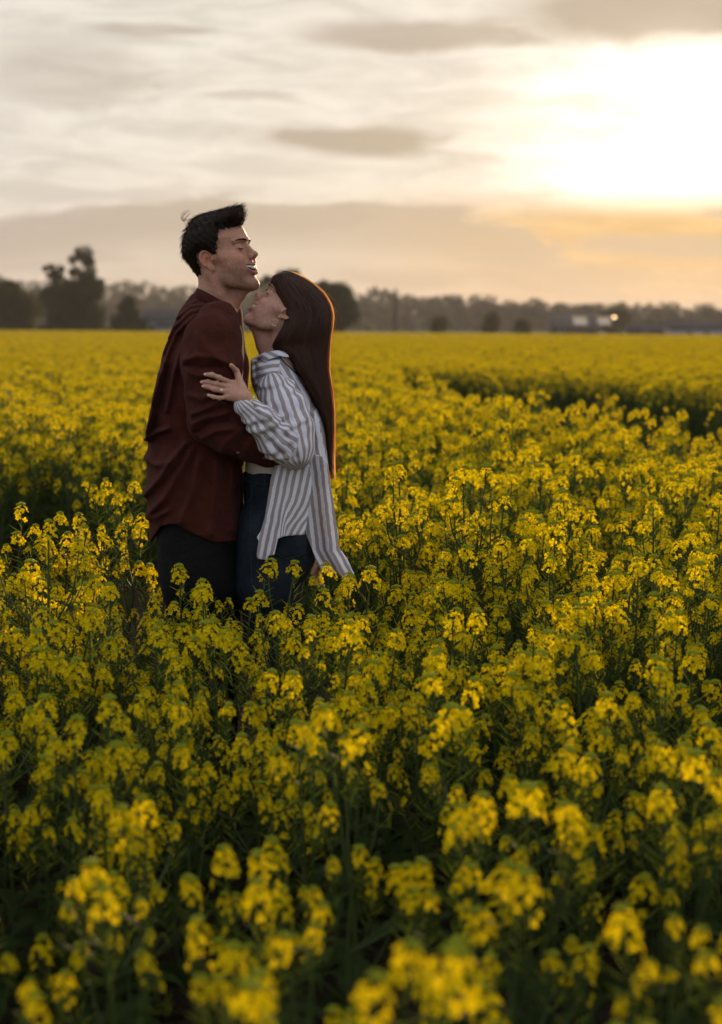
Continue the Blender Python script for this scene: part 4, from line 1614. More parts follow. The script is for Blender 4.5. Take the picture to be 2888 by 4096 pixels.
def sleeve_m(P, inset=0.0):
    f = smin(chain(P, m_arm, m_arm_r, 0.02), chain(P, m_fore, m_fore_r, 0.02), 0.03)
    return f - 2.1 * folds(P, FOLDS_S) - wob(P, 55, 0.003) + inset


def sleeve_m2(P, inset=0.0):
    return chain(P, m_arm2, m_arm2_r, 0.02) - wob(P, 50, 0.003) + inset


m_hip = P3(430, 300)
m_legs = [([P3(400, 250, YC - 0.09), P3(430, 700, YC - 0.10), P3(440, 1100, YC - 0.10), [P3(440, 1100)[0] - 0.03, YC - 0.10, 0.09]], [0.105, 0.108, 0.085, 0.065]),
          ([P3(430, 250, YC + 0.09), P3(520, 700, YC + 0.10), P3(560, 1100, YC + 0.10), [P3(560, 1100)[0], YC + 0.10, 0.09]], [0.105, 0.108, 0.085, 0.065])]
M_TROU = cr(Z3([(170, 380), (172, 470), (195, 580), (215, 760), (280, 900), (480, 960), (700, 900), (795, 770), (768, 640), (752, 520), (752, 350), (600, 280), (300, 250)]), 3, True)


def trousers_m(P, inset=0.0):
    f = pillow(poly2(P[:, 0], P[:, 2], M_TROU), YC - P[:, 1], 0.12, 0.185 - inset)
    for p_, r_ in m_legs:
        f = smin(f, chain(P, p_, r_, 0.03), 0.04)
    return f - wob(P, 38, 0.003) + inset


neck_m = [P1(468, 640), P1(460, 800), P1(438, 1000)]


def neckf_m(P):
    f = chain(P, neck_m, [0.057, 0.061, 0.067])
    f = smin(f, chain(P, [P1(400, 640, YC - 0.055), P1(495, 800, YC - 0.052), P1(570, 950, YC - 0.02)], [0.014, 0.014, 0.011]), 0.018)
    f = smin(f, chain(P, [P1(632, 810), P1(610, 880)], [0.007, 0.006]), 0.02)
    return f


def man_headneck(P):
    return smin(mh.f(P), neckf_m(P), 0.022)


def join_meshes(parts):
    VV, FF, off = [], [], 0
    for v, f in parts:
        VV.append(v)
        FF.append(f + off)
        off += len(v)
    return np.concatenate(VV), np.concatenate(FF)


lo = P1(120, 1060) - np.array([0.03, 0.16, 0.0])
hi = P1(830, 60) + np.array([0.03, 0.16, 0.0])
hv, hf = grid_mesh(man_headneck, (lo[0], YC - 0.16, lo[2]), (hi[0], YC + 0.16, hi[2]), 0.0018)


def man_body(P):
    f = np.minimum(shirt_m(P, 0.016), np.minimum(sleeve_m(P, 0.018), sleeve_m2(P, 0.018)))
    f = smin(f, trousers_m(P, 0.018), 0.02)
    # his far hand, flat on her back
    wr = np.array(m_arm2[-1])
    f = np.minimum(f, chain(P, [wr, wr + np.array([0.07, -0.03, 0.01])], [0.034, 0.03]))
    for k in range(4):
        f = np.minimum(f, chain(P, [wr + np.array([0.07, -0.03, 0.03 - 0.02 * k]), wr + np.array([0.14, -0.07, 0.035 - 0.022 * k])], [0.010, 0.008]))
    # near hand, under her open shirt
    w2_ = np.array(m_fore[-1])
    f = np.minimum(f, chain(P, [w2_, w2_ + np.array([0.06, 0.04, 0.0])], [0.030, 0.028]))
    for k in range(4):
        f = np.minimum(f, chain(P, [w2_ + np.array([0.06, 0.04, 0.03 - 0.02 * k]), w2_ + np.array([0.10, 0.10, 0.03 - 0.022 * k])], [0.010, 0.008]))
    return smin(f, chain(P, neck_m, [0.05, 0.055, 0.07]), 0.01)


bv, bf = grid_mesh(man_body, (pb(M_SHIRT, .1)[0][0], YC - 0.36, 0.04), (m_arm2[-1][0] + 0.25, YC + 0.40, pb(M_SHIRT)[1][2]), 0.010)
v, f = join_meshes([(hv, hf), (bv, bf)])
mb_ = mk('body', v, f, M_skin_m, attrs={'Col': skin_color(v, mh, (0.44, 0.222, 0.138), (0.33, 0.12, 0.09), True)})
child(mb_, man)
mb_['label'] = 'tanned skin of head and neck, smiling face in profile'
face_parts(man, mh, M_hair_m, False)

v, f = grid_mesh(shirt_m, *pb(M_SHIRT, 0.03, 0.25), 0.0045)
m_shirt = child(mk('shirt', v, f, M_rust), man)
for fn, (a, b) in ((sleeve_m, cb(m_arm + m_fore, m_arm_r + m_fore_r)), (sleeve_m2, cb(m_arm2, m_arm2_r))):
    v, f = grid_mesh(fn, a, b, 0.0045)
    o = mk('sleeve', v, f, M_rust)
    o.parent = m_shirt
    o.data.transform(Matrix.Translation(-man.location))
# band collar
pts = []
for i in range(40):
    a = i / 39 * 2 * math.pi
    c0, c1 = P2(398, 132), P2(690, 270)
    t = 0.5 - 0.5 * math.cos(a)
    p = c0 * (1 - t) + c1 * t
    p = p + np.array([0, -math.sin(a) * 0.078, 0.012 * math.sin(a) ** 2 * (0.6 - t)])
    pts.append(p)
mbc = MB()
pts = np.array(pts)
upc = np.array([0.006, 0, 0.016])
n_ = len(pts)
ctr = pts.mean(0)
vv, ff = [], []
for i, p in enumerate(pts):
    o_ = (p - ctr) * np.array([1, 1, 0])
    o_ = o_ / (np.linalg.norm(o_) + 1e-9)
    vv += [p + o_ * 0.004 - upc * 0.9, p + o_ * 0.001 + upc, p - o_ * 0.002 + upc, p - o_ * 0.001 - upc]
for i in range(n_ - 1):
    for j in range(4):
        ff.append((i * 4 + j, i * 4 + (j + 1) % 4, (i + 1) * 4 + (j + 1) % 4, (i + 1) * 4 + j))
o = mbc.add(vv, ff).build('collar', M_rust, None, True)
o.parent = m_shirt
o.data.transform(Matrix.Translation(-man.location))


def button(c, nrm, r, parent, root, name='button', m_=None):
    nrm = np.asarray(nrm, float)
    nrm /= np.linalg.norm(nrm)
    a = np.cross(nrm, [0, 0, 1.0])
    a /= np.linalg.norm(a)
    b = np.cross(nrm, a)
    th = np.arange(12) * math.pi / 6
    rings = []
    for rr, hh in ((r, 0.0), (r, 0.002), (r * 0.8, 0.0028), (r * 0.7, 0.0018), (0.0001, 0.0018)):
        rings.append(c + nrm * hh + rr * (np.cos(th)[:, None] * a + np.sin(th)[:, None] * b))
    vv = np.concatenate(rings)
    ff = [(i * 12 + j, i * 12 + (j + 1) % 12, (i + 1) * 12 + (j + 1) % 12, (i + 1) * 12 + j) for i in range(4) for j in range(12)]
    o = MB().add(vv, ff).build(name, m_ or M_button, None, True)
    o.parent = parent
    o.data.transform(Matrix.Translation(-root.location))
    return o


def surf_front(fn, x, z, y0, y1, it=40):
    """first distance (from the camera side) where fn turns negative"""
    ys = np.linspace(y0, y1, 300)
    P = np.stack([np.full(300, x), ys, np.full(300, z)], 1)
    q = fn(P)
    k = np.argmax(q < 0)
    return ys[k] if (q < 0).any() else None


for (bx, by) in ((705, 1272), (888, 1318)):
    p = P2(bx, by, YS_M - 0.06)
    yy = surf_front(sleeve_m, p[0], p[2], YS_M - 0.2, YS_M + 0.15)
    if yy:
        button(np.array([p[0], yy + 0.001, p[2]]), (0.0, -1, -0.15), 0.0058, m_shirt, man)

v, f = grid_mesh(trousers_m, (pb(M_TROU, .06)[0][0], YC - 0.30, 0.03), (pb(M_TROU, .06)[1][0], YC + 0.30, pb(M_TROU)[1][2]), 0.008)
m_tr = child(mk('trousers', v, f, M_black), man)


def shoe(leg_end, sgn, person, name='shoe'):
    e = np.asarray(leg_end, float)
    def fn(P):
        a = np.array([e[0] - sgn * 0.05, e[1], 0.045])
        b = np.array([e[0] + sgn * 0.16, e[1], 0.035])
        q = smin(cone_seg(P, a, b, 0.045, 0.038), cone_seg(P, a + np.array([sgn * 0.03, 0, 0.03]), a + np.array([sgn * 0.03, 0, 0.09]), 0.05, 0.048), 0.03)
        return smax(q, -(P[:, 2] - 0.002), 0.004)
    v, f = grid_mesh(fn, (e[0] - 0.25, e[1] - 0.09, -0.01), (e[0] + 0.25, e[1] + 0.09, 0.2), 0.008)
    child(mk(name, v, f, M_sole), person)


for p_, r_ in m_legs:
    shoe(p_[-1], 1, man)

# ---- his hair
HP = Z1([(655, 238), (600, 262), (545, 280), (497, 296), (484, 345), (476, 400), (478, 450), (487, 500), (462, 516), (446, 498), (420, 478), (370, 462), (335, 462), (316, 484),
         (312, 535), (330, 580), (352, 620), (372, 660), (400, 712), (360, 728), (305, 722), (285, 670), (255, 600), (212, 536), (172, 526), (152, 470), (162, 400), (163, 320), (198, 250), (238, 208),
         (275, 176), (350, 145), (450, 124), (530, 108), (600, 91), (655, 94), (690, 128), (694, 170), (680, 212)])
HP = cr(HP, 3, True)
QUIFF = cr(Z1([(670, 232), (620, 262), (520, 300), (400, 330), (280, 330), (215, 290), (235, 215), (275, 180), (350, 150), (450, 128), (530, 112), (600, 96), (650, 98), (684, 130), (690, 175)]), 3, True)


def hair_m(P):
    d2 = poly2(P[:, 0], P[:, 2], HP)
    d2 = d2 + 0.0022 * np.sin(P[:, 0] * 420 + 3 * np.sin(P[:, 2] * 260)) + 0.0016 * np.sin(P[:, 2] * 510 + 2 * np.sin(P[:, 0] * 330))
    near_nape = np.clip((P[:, 2] - P1(0, 700)[2]) / 0.07, 0, 1)
    f = smax(d2, mh.skull(P) - np.minimum(0.0045 + 0.0115 * near_nape, 0.0025 + np.maximum(-d2, 0) * 0.55), 0.002)
    Q = mh.to_local(P)
    w = np.abs(Q[:, 1]) / 1000
    q = pillow(poly2(P[:, 0], P[:, 2], QUIFF), w, 0.05, np.interp(Q[:, 2], [40, 90, 120, 160], [0.086, 0.082, 0.066, 0.045]))
    f = smin(f, q, 0.012)
    # combed locks
    lock = np.sin(Q[:, 1] * 0.27 + 0.05 * Q[:, 0] + 2.2 * np.sin(Q[:, 0] * 0.045 + Q[:, 1] * 0.05)) * np.clip((Q[:, 2] - 40) / 60, 0, 1) * 0.0026
    lock2 = np.sin(Q[:, 0] * 0.30 + Q[:, 2] * 0.20 + np.sin(Q[:, 2] * 0.1)) * 0.0012
    return f + lock + lock2


v, f = grid_mesh(hair_m, (lo[0] - 0.02, YC - 0.13, P1(0, 760)[2]), (hi[0] - 0.02, YC + 0.13, hi[2] + 0.03), 0.0026)
hairm = child(mk('hair', v, f, M_hair_m), man)


def vnormals(v, f):
    nrm = np.zeros_like(v)
    a, b, c, d = v[f[:, 0]], v[f[:, 1]], v[f[:, 2]], v[f[:, 3]]
    fn = np.cross(c - a, d - b)
    for k in range(4):
        np.add.at(nrm, f[:, k], fn)
    return nrm / (np.linalg.norm(nrm, axis=1)[:, None] + 1e-12)


nv_ = vnormals(v, f)
# combed strands laid over the mass
st = []
idxs = rng.choice(len(v), 7000, replace=False)
Qh = mh.to_local(v)
for i in idxs:
    p, n0 = v[i], nv_[i]
    q = Qh[i]
    top = np.clip((q[2] - 70) / 40, 0, 1)
    front = np.clip((q[0] - 20) / 50, 0, 1)
    dl = np.array([-0.85 - 0.2 * front, 0.15 * np.sign(q[1]), 0.15]) * top + np.array([-0.45, 0, -0.9]) * (1 - top)
    if front > 0.4 and top > 0.4:
        dl = np.array([0.55, 0.1 * np.sign(q[1]), 0.35]) if random.random() < 0.6 else dl
    d = (mh.to_world(dl) - mh.to_world([0, 0, 0])) * 1000
    d = d / np.linalg.norm(d) + rng.normal(0, 0.13, 3)
    d = d - n0 * np.dot(d, n0) * 0.9
    d /= np.linalg.norm(d) + 1e-9
    low = np.clip((p[2] - P1(0, 660)[2]) / 0.06, 0.12, 1)
    L = random.uniform(0.012, 0.03) * low
    lift = random.uniform(0.0, 0.10) * low * (2.2 if random.random() < 0.12 else 1)
    k = [p - n0 * 0.001 + d * L * t + n0 * (L * lift * math.sin(t * 2.4)) for t in (0, 0.35, 0.7, 1.0)]
    st.append(k)
# tousled wisp at the crown
for i in range(16):
    p = P1(235 + random.uniform(-12, 12), 215 + random.uniform(-10, 10), YC - random.uniform(-0.03, 0.04))
    ph = random.uniform(0, 1.5)
    r_ = random.uniform(0.010, 0.022)
    st.append([p + np.array([-r_ * math.sin(a * 1.1 + ph) - a * 0.004, 0.002 * a, r_ * (1 - math.cos(a * 1.2)) * 0.6 + a * 0.003]) for a in np.linspace(0, 3.0, 7)])
v, f = strip_tubes(st, (0.00035, 0.0006))
o = mk('hair_strands', v, f, M_hair_m)
o['kind'] = 'stuff'
o.parent = hairm
o.data.transform(Matrix.Translation(-man.location))

# ================================================================ woman
wom = empty('person', (float(P3(1000, 600)[0]), YC, 0.0),
            'person with long straight brown hair in a white and taupe striped shirt and dark jeans', 'person')
wh = Head(P1(1032, 974), -1, 41, 4, 1.0, 'f', 1.18)
neck_w = [P1(1010, 1000), P1(985, 1130), P1(1000, 1330)]


def neckf_w(P):
    f = chain(P, neck_w, [0.048, 0.047, 0.062])
    f = smin(f, chain(P, [P1(985, 1040, YC - 0.045), P1(905, 1200, YC - 0.035), P1(880, 1300, YC - 0.015)], [0.010, 0.010, 0.009]), 0.016)
    f = smin(f, chain(P, [P1(840, 1130), P1(880, 1290)], [0.022, 0.03]), 0.025)
    return f


lo = P1(650, 1420)
hi = P1(1420, 560)
hv, hf = grid_mesh(lambda P: smin(wh.f(P), neckf_w(P), 0.018), (lo[0], YC - 0.14, lo[2]), (hi[0], YC + 0.14, hi[2]), 0.0018)

# outline of the shirt body (front edge, collar, back), standing open
W_BODY = cr(Z2([(803, 640), (815, 600), (868, 572), (940, 556), (1000, 547), (1048, 562), (1090, 622), (1124, 685), (1163, 755), (1217, 855), (1268, 960), (1312, 1042), (1334, 1120),
                (1345, 1230), (1355, 1340), (1350, 1440), (1240, 1500), (1080, 1470), (1010, 1385), (950, 1250), (900, 1010), (852, 890), (806, 790), (797, 710)]), 3, True)
YS_W = YC - 0.185
w_arm = [P2(985, 850, YC - 0.155), P2(1035, 960, YS_W), P2(1095, 1110, YS_W - 0.02), P2(1105, 1240, YS_W - 0.035)]
w_arm_r = [0.060, 0.062, 0.064, 0.062]
w_fore = [P2(1105, 1245, YS_W - 0.035), P2(1000, 1190, YS_W - 0.060), P2(880, 1060, YS_W - 0.095), P2(760, 945, YS_W - 0.118)]
w_fore_r = [0.062, 0.060, 0.046, 0.034]
FOLDS_W = [([(915, 860), (960, 800), (1020, 770)], 0.004, 0.008), ([(1110, 700), (1180, 850), (1240, 980)], 0.005, 0.010), ([(1200, 940), (1240, 1080), (1260, 1250), (1240, 1400)], -0.008, 0.012),
           ([(1270, 980), (1290, 1120), (1300, 1300)], 0.006, 0.012), ([(810, 620), (830, 720), (880, 830)], 0.005, 0.008), ([(840, 640), (850, 740), (900, 880)], -0.004, 0.007)]
FOLDS_W = [(Z2(l), a, w) for l, a, w in FOLDS_W]
FOLDS_WS = [([(925, 900), (960, 1060), (1030, 1160), (1080, 1190)], 0.006, 0.008), ([(980, 1110), (1060, 1165), (1090, 1220)], -0.012, 0.009), ([(1000, 1180), (1050, 1230), (1060, 1290)], 0.010, 0.010),
            ([(1080, 900), (1130, 1050), (1150, 1200), (1110, 1300)], 0.006, 0.010), ([(1150, 900), (1210, 1050), (1215, 1200), (1160, 1320)], 0.006, 0.012), ([(905, 1200), (990, 1290), (1100, 1340)], 0.007, 0.011),
            ([(950, 1180), (1040, 1260), (1130, 1300)], -0.006, 0.009), ([(780, 1010), (850, 1100), (920, 1170)], 0.006, 0.008), ([(840, 940), (870, 1010), (850, 1060)], -0.010, 0.007), ([(870, 960), (930, 1000), (930, 1090)], 0.008, 0.008),
            ([(900, 1040), (960, 1080), (970, 1180)], -0.009, 0.008), ([(990, 950), (1030, 1080), (1060, 1150)], -0.004, 0.008)]
FOLDS_WS = [(Z2(l, YS_W - 0.03), a, w) for l, a, w in FOLDS_WS]


def shirt_w(P, inset=0.0):
    w = YC - P[:, 1]
    Wy = np.interp(P[:, 2], [0.8, 1.0, 1.15, 1.25, 1.33, 1.40, 1.45], [0.17, 0.165, 0.165, 0.168, 0.150, 0.105, 0.07])
    return pillow(poly2(P[:, 0], P[:, 2], W_BODY), w, 0.10, Wy - inset) - folds(P, FOLDS_W) - wob(P, 60, 0.0016) + inset


def sleeve_w(P, inset=0.0):
    f = smin(chain(P, w_arm, w_arm_r, 0.02), chain(P, w_fore, w_fore_r, 0.015), 0.020)
    e = P - np.array(w_arm[-1])
    # bunched cloth on the forearm
    ax_ = np.array(w_fore[-1]) - np.array(w_fore[0])
    L_ = np.linalg.norm(ax_)
    s = e @ (ax_ / L_)
    bunch = 0.004 * np.sin(s * 150 + 40 * P[:, 0] + 2 * np.sin(P[:, 2] * 60)) * np.clip(s / 0.06, 0, 1) * np.clip((0.25 - s) / 0.08, 0, 1)
    return f - folds(P, FOLDS_WS) - wob(P, 60, 0.0018) - bunch + inset


def stripe_body(P):
    X, Z = P[:, 0], P[:, 2]
    c = np.array([*Z2([(1035, 1010)])[0]])
    rad = np.hypot((X - c[0]) * 0.86, Z - c[1])
    back = P2(1180, 800)[0]
    # across the shoulder: rings about the sleeve head; on the back: running down
    d1, d2_ = Z2([(1020, 650), (1110, 850)])
    tdir = (d2_ - d1) / np.linalg.norm(d2_ - d1)
    nrm_ = np.array([-tdir[1], tdir[0]])
    slant = (X - d1[0]) * (0.85) + (Z - d1[1]) * 0.52
    run = (X - back) * 0.97 + 0.16 * (Z - P2(0, 900)[2]) + 0.5 * (YC - P[:, 1]) * 0.2
    s = np.where(X < P2(1020, 0)[0], rad, slant)
    lowline = P2(0, 860)[2] + (X - P2(1180, 0)[0]) * 0.2
    s = np.where(Z < lowline, run, s)
    return s


def stripe_sleeve(P):
    def ang(A, B, P, ref):
        t = (B - A) / np.linalg.norm(B - A)
        a = ref - t * np.dot(ref, t)
        a /= np.linalg.norm(a)
        b = np.cross(t, a)
        d = P - A
        return np.arctan2(d @ b, d @ a), np.linalg.norm(d - np.outer(d @ t, t), axis=1)
    a1, r1 = ang(np.array(w_arm[0]), np.array(w_arm[-1]), P, np.array([0, -1.0, 0]))
    a2, r2 = ang(np.array(w_fore[0]), np.array(w_fore[-1]), P, np.array([0, -1.0, 0.0]))
    du = chain(P, w_arm, w_arm_r)
    df = chain(P, w_fore, w_fore_r)
    s1 = a1 * 0.062
    s2 = a2 * 0.052 + 0.009
    return np.where(du < df + 0.004, s1, s2)


def add_stripe(o_name, fn, lo, hi, h, sfun, parent=None, root=None):
    v, f = grid_mesh(fn, lo, hi, h)
    o = mk(o_name, v, f, M_stripe, attrs={'stripe': sfun(v)})
    if root is None:
        return o
    o.parent = parent
    o.data.transform(Matrix.Translation(-root.location))
    return o


w_shirt = add_stripe('shirt', shirt_w, *pb(W_BODY, 0.03, 0.22), 0.0042, stripe_body)
child(w_shirt, wom)
add_stripe('sleeve', sleeve_w, *cb(w_arm + w_fore, w_arm_r + w_fore_r), 0.0038, stripe_sleeve, w_shirt, wom)

# hanging panels of the open shirt: curved sheets with folds
FRONT_PANEL = Z3([(985, -30), (962, 110), (942, 240), (912, 340), (886, 378), (900, 402), (886, 490), (892, 520), (955, 536), (968, 505), (1008, 492), (1032, 385), (1070, 368), (1140, 366), (1212, 360), (1240, 200), (1260, 0), (1240, -110), (1010, -110)])
TAIL_PANEL = cr(Z3([(1190, -100), (1192, 120), (1194, 260), (1212, 365), (1252, 470), (1290, 570), (1335, 628), (1440, 664), (1500, 672), (1545, 664), (1530, 628), (1492, 545), (1440, 470), (1432, 380), (1416, 260), (1396, 110), (1372, 0), (1356, -120), (1270, -170)]), 3, True)


def panel(poly, w0, th=0.0036):
    poly = np.asarray(poly)
    def fn(P):
        d2 = poly2(P[:, 0], P[:, 2], poly)
        sh = np.abs((YC - P[:, 1]) - w0(P)) * 0.6 - th
        return smax(d2, sh, 0.002)
    return fn


zx0 = P3(1110, 0)[0]
zt = P3(0, 0)[2]


def w0_front(P):
    X, Z = P[:, 0] - zx0, P[:, 2]
    dn = np.clip((zt + 0.05 - Z) / 0.3, 0, 1)
    q = X + 0.22 * (zt - Z)                      # folds fan out downwards
    return 0.198 - 1.0 * np.clip(X + 0.02, -1, 1) ** 2 + dn * (0.010 * np.sin(q * 95) + 0.006 * np.sin(q * 47 + 1)) + 0.01 * dn


def w0_tail(P):
    X, Z = P[:, 0] - P3(1310, 0)[0], P[:, 2]
    dn = np.clip((zt + 0.08 - Z) / 0.35, 0, 1)
    q = X - 0.10 * (zt - Z) - 0.45 * np.clip(zt - 0.22 - Z, 0, 1)
    return 0.128 - 1.1 * np.clip(X + 0.03, -1, 1) ** 2 + dn * (0.017 * np.sin(q * 70) + 0.008 * np.sin(q * 125 + 0.6))


def st_front(P):
    X, Z = P[:, 0] - zx0, P[:, 2]
    right = np.clip((P[:, 0] - P3(1045, 0)[0]) / 0.02, 0, 1)
    lowr = np.clip((zt - 0.03 - Z) / 0.1, 0, 1) * right
    return X + 0.20 * (zt - Z) + 0.32 * lowr * (zt - 0.03 - Z)


def st_tail(P):
    X, Z = P[:, 0] - P3(1310, 0)[0], P[:, 2]
    return X - 0.12 * (zt - Z) - 0.42 * np.clip(zt - 0.22 - Z, 0, 1)


bb = (P3(860, 560)[0], YC - 0.26, P3(0, 570)[2]), (P3(1290, 0)[0], YC + 0.05, P3(0, -140)[2])
o = add_stripe('front_panel', panel(FRONT_PANEL, w0_front), bb[0], bb[1], 0.0030, st_front, w_shirt, wom)
bb = (P3(1170, 0)[0], YC - 0.26, P3(0, 700)[2]), (P3(1570, 0)[0], YC + 0.08, P3(0, -200)[2])
o = add_stripe('shirt_tail', panel(TAIL_PANEL, w0_tail), bb[0], bb[1], 0.0030, st_tail, w_shirt, wom)
# far side tail, seen past the near one
FAR_PANEL = Z3([(1050, -100), (1150, 300), (1200, 350), (1320, 340), (1390, 250), (1350, -100)])
o = add_stripe('shirt_tail', panel(FAR_PANEL, lambda P: -0.10 + 0.01 * np.sin(P[:, 0] * 80)), (P3(1030, 0)[0], YC - 0.02, P3(0, 380)[2]), (P3(1410, 0)[0], YC + 0.2, P3(0, -120)[2]), 0.005, st_front, w_shirt, wom)

# collar leaves
def sheet(outline, Yf, th=0.003, n=10):
    """a thin curved leaf: outline in zoom-2 places with a depth each"""
    pts = np.array([PX(*z2(x, y), Yf(x, y)) for x, y in outline])
    c = pts.mean(0)
    k = len(pts)
    v = [c] + list(pts) + [c + np.array([0, th, -th * 0.5])] + list(pts + np.array([0, th, -th * 0.3]))
    fs = [(0, 1 + i, 1 + (i + 1) % k) for i in range(k)] + [(k + 1, k + 2 + (i + 1) % k, k + 2 + i) for i in range(k)] + [(1 + i, k + 2 + i, k + 2 + (i + 1) % k, 1 + (i + 1) % k) for i in range(k)]
    return np.array(v), fs


def collar_y(x, y):
    return YC - 0.086 - 0.00012 * (1000 - x) * 0.0 - 0.00025 * (y - 545)


out_ = cr([(868, 570), (905, 556), (960, 546), (1000, 542), (1045, 556), (1072, 590), (1030, 584), (985, 590), (940, 604), (900, 628), (884, 612), (874, 588)], 3, True)
v, fs = sheet(out_, collar_y, 0.004)
o = mk('collar', v, fs, M_stripe, smooth=False, attrs={'stripe': (v[:, 0] * 0.35 + v[:, 2] * 0.95)})
o.parent = w_shirt
o.data.transform(Matrix.Translation(-wom.location))
o['label'] = 'turned-down striped collar leaf'
# front placket with its buttons
pl = [P2(870, 572, YC - 0.06), P2(828, 600, YC - 0.05), P2(806, 660, YC - 0.048), P2(803, 730, YC - 0.052), P2(815, 800, YC - 0.07), P2(850, 880, YC - 0.10)]
pl = cr(pl, 4)
vv, ff = [], []
for i, p in enumerate(pl):
    vv += [p + np.array([-0.004, 0.012, 0]), p + np.array([0.004, -0.008, 0.0]), p + np.array([0.020, -0.020, -0.003]), p + np.array([0.018, -0.006, -0.003])]
for i in range(len(pl) - 1):
    for j in range(4):
        ff.append((i * 4 + j, i * 4 + (j + 1) % 4, (i + 1) * 4 + (j + 1) % 4, (i + 1) * 4 + j))
vv = np.array(vv)
o = mk('placket', vv, np.array(ff), M_stripe, attrs={'stripe': np.tile([0.0, 0.006, 0.018, 0.018], len(pl))})
o.parent = w_shirt
o.data.transform(Matrix.Translation(-wom.location))
for (bx, by) in ((856, 604), (826, 690)):
    button(P2(bx, by, YC - 0.082), (-0.5, -1, 0), 0.0055, w_shirt, wom, m_=M_button)

# cream top and jeans
JEAN_TOP = P3(0, -42)[2]
W_TOP = cr(Z2([(780, 1000), (770, 1200), (762, 1330), (768, 1480), (900, 1560), (1010, 1560), (1190, 1500), (1240, 1200), (1200, 1000), (1000, 900)]), 3, True)


def top_w(P, inset=0.0):
    d2 = poly2(P[:, 0], P[:, 2], W_TOP)
    return pillow(d2, YC - P[:, 1], 0.10, 0.138 - inset) - wob(P, 90, 0.004) * np.clip((P[:, 2] - JEAN_TOP) / 0.02, 0, 1) + inset


v, f = grid_mesh(top_w, *pb(W_TOP, 0.03, 0.18), 0.006)
child(mk('top', v, f, M_white_top), wom)

W_JEAN = cr(Z3([(770, -260), (764, -75), (762, 60), (764, 200), (756, 350), (752, 480), (768, 640), (792, 760), (815, 860), (900, 930), (1010, 850), (1090, 770), (1210, 700), (1276, 600), (1290, 500), (1266, 380), (1226, 200), (1200, 40), (1190, -80), (1185, -260)]), 3, True)

w_legs = [([P3(980, 420, YC - 0.075), P3(930, 760, YC - 0.08), P3(925, 1120, YC - 0.07), [P3(925, 1120)[0] + 0.03, YC - 0.07, 0.09]], [0.120, 0.098, 0.066, 0.05]),
          ([P3(1000, 420, YC + 0.075), P3(960, 760, YC + 0.08), P3(1000, 1120, YC + 0.07), [P3(1000, 1120)[0], YC + 0.07, 0.09]], [0.120, 0.098, 0.066, 0.05])]


def jeans_w(P, inset=0.0):
    f = pillow(poly2(P[:, 0], P[:, 2], W_JEAN), YC - P[:, 1], 0.11, np.interp(P[:, 2], [0.5, 0.72, 0.86, 0.95], [0.165, 0.17, 0.158, 0.145]) - inset)
    f = smax(f, P[:, 2] - JEAN_TOP, 0.004)
    for p_, r_ in w_legs:
        f = smin(f, chain(P, p_, r_, 0.03), 0.04)
    return f - wob(P, 55, 0.0025) + inset


v, f = grid_mesh(jeans_w, (pb(W_JEAN, .05)[0][0], YC - 0.24, 0.03), (pb(W_JEAN, .05)[1][0], YC + 0.24, pb(W_JEAN)[1][2]), 0.007)
jeans = child(mk('jeans', v, f, M_denim), wom)
for p_, r_ in w_legs:
    shoe(p_[-1], -1, wom)


def on_surface(fn, pts, off=0.001, y0=YC - 0.35):
    r = []
    for p in pts:
        yy = surf_front(fn, p[0], p[2], y0, YC + 0.05)
        if yy is not None:
            r.append(np.array([p[0], yy - off, p[2]]))
    return np.array(r)


def seam(name, pl, fn, rad, m_, parent, root, label=None):
    pts = cr(np.array([P3(*q) for q in pl]), 8)
    pts = on_surface(fn, pts, rad * 0.2)
    if len(pts) < 3:
        return
    v, f = tube(pts, rad, 5)
    o = mk(name, v, f, m_)
    o.parent = parent
    o.data.transform(Matrix.Translation(-root.location))
    return o


seam('side_seam', [(842, -60), (838, 120), (836, 300), (842, 500), (850, 700)], jeans_w, 0.0022, M_stitch, jeans, wom)
seam('waistband', [(770, 22), (850, 30), (960, 34)], jeans_w, 0.0035, M_stitch, jeans, wom)
seam('waistband', [(770, -50), (850, -44), (985, -40)], jeans_w, 0.0030, M_stitch, jeans, wom)
seam('pocket_edge', [(780, 170), (830, 140), (850, 60)], jeans_w, 0.0022, M_stitch, jeans, wom)
seam('belt_loop', [(826, -60), (824, 40)], jeans_w, 0.0040, M_stitch, jeans, wom)
seam('belt_loop', [(938, -60), (936, 40)], jeans_w, 0.0040, M_stitch, jeans, wom)
# back pocket
pk = cr(np.array([P3(*q) for q in [(1010, 492), (1036, 385), (1120, 372), (1212, 372), (1218, 505), (1150, 520), (1085, 532)]]), 5, True)
pk = on_surface(jeans_w, pk, 0.004)
if len(pk) > 4:
    c = on_surface(jeans_w, [pk.mean(0)], 0.006)[0]
    k = len(pk)
    mid = on_surface(jeans_w, (pk + pk.mean(0)) / 2, 0.0055)
    if len(mid) == k:
        v = np.concatenate([pk + np.array([0, 0.006, 0]), pk, mid, [c]])
        fs = [(i, (i + 1) % k, k + (i + 1) % k, k + i) for i in range(k)] + [(k + i, k + (i + 1) % k, 2 * k + (i + 1) % k, 2 * k + i) for i in range(k)] + [(2 * k + i, 2 * k + (i + 1) % k, 3 * k) for i in range(k)]
        o = mk('back_pocket', v, fs, M_denim)
        o.parent = jeans
        o.data.transform(Matrix.Translation(-wom.location))
seam('pocket_stitching', [(1012, 486), (1085, 526), (1150, 514), (1214, 500)], lambda P: jeans_w(P) - 0.005, 0.0016, M_stitch, jeans, wom)

# ---- her left hand, laid on his upper arm
def arm_y(p):
    y_ = surf_front(sleeve_m, p[0], p[2], YS_M - 0.25, YS_M + 0.15)
    if y_ is None:
        y_ = YS_M - 0.02
    return y_


